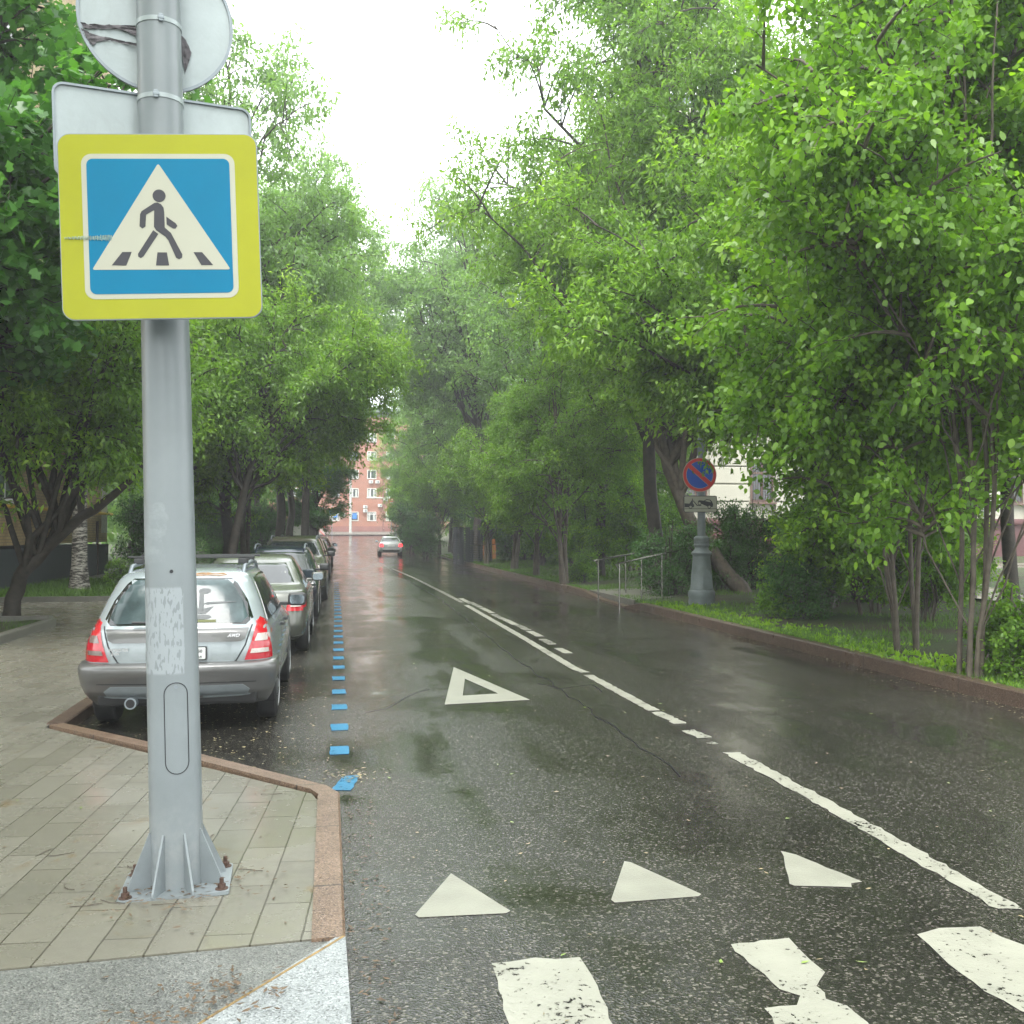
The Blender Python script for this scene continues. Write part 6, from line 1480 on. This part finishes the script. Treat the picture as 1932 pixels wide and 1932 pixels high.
# shrubs
SHR = [(shrubB, G(1510, 1165, .2), .3, .62, 'leafy shrub on the verge right of the lamp post'), (shrubB, at(1425, 1000, 28), 2, 1.15, 'dark tall shrub right behind the lamp foot'),
 (shrubB, at(1368, 1000, 27.5), 3, .7, 'dark low shrub behind the lamp foot'), (shrubA, G(1912, 1262, .2), 1, .55, 'bright round leaved shrub at the foot of the crooked linden'),
 (shrubA, G(1985, 1275, .2), 2.4, .62, 'bright round leaved shrub at the right edge'), (shrubA, G(1480, 1160, .2), 4, .6, 'small bright shrub left of the leafy verge shrub'),
 (shrubB, G(1270, 1120, .2), 5, .9, 'shrub behind the ramp handrails'), (shrubA, G(1100, 1095, .2), 1.1, .6, 'small shrub left of the ramp handrails'),
 (shrubA, G(910, 1054, .2), 2.1, .7, 'small shrub at the foot of the pallet stacks'), (shrubB, G(1620, 1130, .3), .8, 1.2, 'dark shrub behind the many stemmed linden'),
 (shrubA, at(232, 1090, 30), .2, .5, 'small shrub by the corner of the yellow brick building'),
 (shrubB, at(300, 1040, 40), 2.2, 1.5, 'dark shrub behind the parked estate car'), (shrubB, at(430, 1010, 48), 3.2, 1.6, 'dark shrub behind the navy estate car'), (shrubB, at(500, 1005, 60), 1.2, 1.6, 'dark shrub behind the far parked cars'),
 (shrubB, at(800, 1010, 70), .2, 1.3, 'dark shrub in the hedge beyond the driveway'), (shrubB, at(1000, 1000, 56), 4.2, 1.9, 'dark shrub behind the slim young trees'), (shrubB, at(1090, 1000, 50), 5.2, 1.9, 'dark shrub before the fence behind the ramp'),
 (shrubB, at(780, 1010, 84), 3.2, 1.8, 'dark shrub beside the white saloon'), (shrubB, at(1560, 1000, 40), 5.2, 1.3, 'dark shrub before the white building'), (shrubB, at(930, 1000, 66), 2.2, 1.8, 'dark shrub behind the pallet stacks')]
for pr, q, rz, sc, lab in SHR:
    z = verge_z(q.x, q.y) if q.x > 6.9 else road_z(q.y) + .13
    put(pr, used, q.x, q.y, z - .03, rz, sc, lab, 'shrub')
# distant wood behind both sides
rng = np.random.default_rng(5)
def far_wood(name, spots, label):
    P = []
    for (x, y, h, r) in spots:
        n = 2600; v = rng.normal(size=(n, 3)); v /= np.linalg.norm(v, axis=1, keepdims=True); v *= rng.uniform(.55, 1.05, (n, 1))
        lump = 1 + .18 * np.sin(v[:, :1] * 7 + x) * np.sin(v[:, 1:2] * 6 + y) * np.sin(v[:, 2:] * 8)
        P.append(np.array([x, y, h * .52]) + v * lump * np.array([r, r, h * .5]))
    P = np.concatenate(P); n = len(P)
    V, F, S = leaf_faces(P, rng.normal(size=(n, 3)) - [0, 0, .3], rng.uniform(.4, .8, n), rng.uniform(.25, .45, n), rng)
    o = mesh_np(name, V, F, S, LM['elder_hazed'], None, False, rng.uniform(0, .3, n)); tag(o, label, 'wood', kind='stuff')
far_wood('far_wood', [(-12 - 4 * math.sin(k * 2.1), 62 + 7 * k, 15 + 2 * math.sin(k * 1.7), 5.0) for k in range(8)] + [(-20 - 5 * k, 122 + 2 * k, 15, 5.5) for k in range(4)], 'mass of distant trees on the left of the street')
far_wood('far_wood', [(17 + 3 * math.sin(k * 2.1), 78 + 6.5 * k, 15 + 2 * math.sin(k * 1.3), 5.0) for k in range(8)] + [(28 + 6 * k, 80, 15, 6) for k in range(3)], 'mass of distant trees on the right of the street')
# ================================================================== grass, weeds, litter
def blades(name, n, fx_, hgt, label, leaf='grass', wid=.010, young=.4, clump=1):
    xy = np.array([fx_() for _ in range(n // clump)]); xy = np.repeat(xy, clump, 0) + rng.normal(size=(len(xy) * clump, 2)) * (.035 if clump > 1 else 0)
    n = len(xy); z = np.array([(verge_z(a_, b__) if a_ > 6.9 else road_z(b__) + .14) - .02 for a_, b__ in xy])
    base = np.column_stack([xy, z]); d = rng.normal(size=(n, 3)) * [.45, .45, .1] + [0, 0, 1]
    V, F, S = leaf_faces(base, d, hgt * rng.uniform(.4, 1.2, n), np.full(n, wid) * rng.uniform(.7, 1.4, n), rng)
    o = mesh_np(name, V, F, S, LM[leaf], None, False, np.clip(rng.normal(young, .2, n), 0, 1)); return tag(o, label, name.replace('_', ' '), kind='stuff')
rl = random.Random(9)
def noisy(x, y): return math.sin(x * 1.7 + y * .9) + math.sin(y * 1.3 - x * .8 + 1) + math.sin(x * 3.1) * math.sin(y * 2.7)
def verge_pt():
    while True:
        y = 6 + 60 * rl.random() ** 1.7; x = 7.0 + 6.5 * rl.random() ** 1.8
        if noisy(x, y) + 1.3 * math.exp(-(x - 7) / .5) + rl.gauss(0, .4) > .35: return x, y
blades('grass', 64000, verge_pt, .13, 'short grass growing along the right verge', young=.3)
blades('grass', 26000, lambda: (7.0 + 9 * rl.random(), 34 + 40 * rl.random()), .12, 'bright lawn under the slim young trees', wid=.02, young=.55)
blades('weeds', 6600, lambda: (6.98 + abs(rl.gauss(0, .5)), 7 + 16 * rl.random() ** 1.3), .10, 'broad leaved bright weeds along the right kerb', 'round', .05, .5, clump=6)
def bed_pt():
    while True:
        x, y = -5.15 - 4.5 * rl.random() ** 1.4, 8 + 12 * rl.random()
        if noisy(x, y) > -.3: return x, y
blades('grass', 9000, bed_pt, .10, 'sparse grass in the left planting bed', young=.15)
blades('grass', 30000, lambda: (-5.1 - 9 * rl.random(), 26.7 + 10 * rl.random() ** 1.3), .20, 'grass and weeds around the birch', wid=.022, young=.3)
# fallen petals, maple keys and twigs
def scatter(name, pts, size, mat, label):
    n = len(pts); P = np.array(pts, float); d = rng.normal(size=(n, 3)) * [1, 1, .06]
    V, F, S = leaf_faces(P, d, size * rng.uniform(.5, 1.4, n), size * .45 * rng.uniform(.5, 1.2, n), rng)
    Vr = V.reshape(n, 4, 3); Vr[:, :, 2] = P[:, None, 2] + rng.uniform(.001, .006, (n, 4))
    o = mesh_np(name, V, F, S, mat, None); tag(o, label, name.replace('_', ' '), kind='stuff')
M['litter'] = pm('straw_litter', (.24, .20, .10), .6, var=.5, vs=8)
M['litter_d'] = pm('brown_litter', (.10, .065, .035), .6, var=.5, vs=8)
M['litter_g'] = pm('green_litter', (.20, .30, .06), .5, var=.3, vs=8)
pts = []
while len(pts) < 1500:
    y = 7.4 + 22 * rl.random() ** 1.9; x = rl.gauss(-1.0, .55)
    if -2.5 < x < .25: pts.append((x, y, .006))
for _ in range(550): pts.append((rl.uniform(0, 6.7), 3 + 24 * rl.random(), .006))
for _ in range(1100): y = 8 + 40 * rl.random() ** 1.3; pts.append((kerb_right(y) - abs(rl.gauss(0, .13)) - .03, y, .006))
scatter('fallen_keys', pts, .032, M['litter'], 'straw coloured maple keys strewn on the wet asphalt')
pts = [(rl.uniform(-4.8, -.2), 3.6 + 10 * rl.random() ** 1.5, PZ + .002) for _ in range(150)] + [(pb_.x + rl.gauss(0, .2), pb_.y + rl.gauss(-.05, .17), PZ + .014) for _ in range(260)] + [(rl.uniform(0.05, .25), 3.5 + 3.5 * rl.random(), .006) for _ in range(160)] + [(rl.gauss(-.42, .10), rl.gauss(3.93, .09), .110) for _ in range(110)] + [(rl.gauss(-.62, .12), rl.gauss(3.75, .05), .110) for _ in range(50)]
pts = [p for p in pts if not (p[2] > .09 and p[1] > 7 and p[0] > -2.4 - (9 - p[1]) * 0.1)]
scatter('leaf_litter', pts, .035, M['litter_d'], 'brown leaf crumbs on the slabs and along the kerb')
pts = [(-2.45 + rl.gauss(0, .12), 9.6 + rl.gauss(0, .35), .012) for _ in range(500)] + [(rl.gauss(.1, .12), rl.gauss(7.7, .12), .008) for _ in range(50)]
pts_v = [(7.0 + 4 * rl.random() ** 1.5, 7 + 24 * rl.random()) for _ in range(2600)]
scatter('verge_litter', [(x, y, verge_z(x, y) + .012) for x, y in pts_v], .05, M['litter_d'], 'brown dead leaves and bits lying on the verge soil')
scatter('litter_heap', pts, .04, M['litter'], 'pile of straw coloured litter in the kerb corner behind the estate car')
pts = [(rl.uniform(-3.5, 6.5), 3.6 + 14 * rl.random(), .007 if rl.random() < .6 else .007) for _ in range(60)]
pts = [(x, y, .007) if x > .1 else (x - 0.5, y, PZ + .003) for x, y, z in pts if x > .1 or y < 7]
scatter('green_leaves', pts, .045, M['litter_g'], 'few fresh green leaves fallen on the street and slabs')
bm = bmesh.new()
for k in range(26):
    x, y = rl.uniform(-3.2, -.3), 3.9 + 3 * rl.random(); a_ = rl.uniform(0, 6.3); P_ = [(x, y, PZ + .005)]
    for j in range(4): a_ += rl.uniform(-.5, .5); P_.append((P_[-1][0] + .035 * math.cos(a_), P_[-1][1] + .035 * math.sin(a_), PZ + .005))
    tube(bm, P_, .0022, 4)
tag(obj('twigs', bm, M['bark_pale']), 'thin broken twigs on the paving slabs', 'twigs', kind='stuff')
# ================================================================== rain haze
bm = bmesh.new(); box(bm, (0, 70, 12.6), (170, 220, 29.0))
hz = obj('haze', bm, None); tag(hz, 'thin white rain haze filling the street', 'haze', kind='stuff')
mh = bpy.data.materials.new('rain_haze'); mh.use_nodes = True; t = mh.node_tree; t.nodes.clear()
vo = t.nodes.new('ShaderNodeVolumePrincipled'); oo = t.nodes.new('ShaderNodeOutputMaterial'); t.links.new(vo.outputs[0], oo.inputs['Volume'])
vo.inputs['Density'].default_value = 0.0017; vo.inputs['Color'].default_value = (.93, .96, .97, 1); vo.inputs['Anisotropy'].default_value = 0.2
hz.data.materials.append(mh)
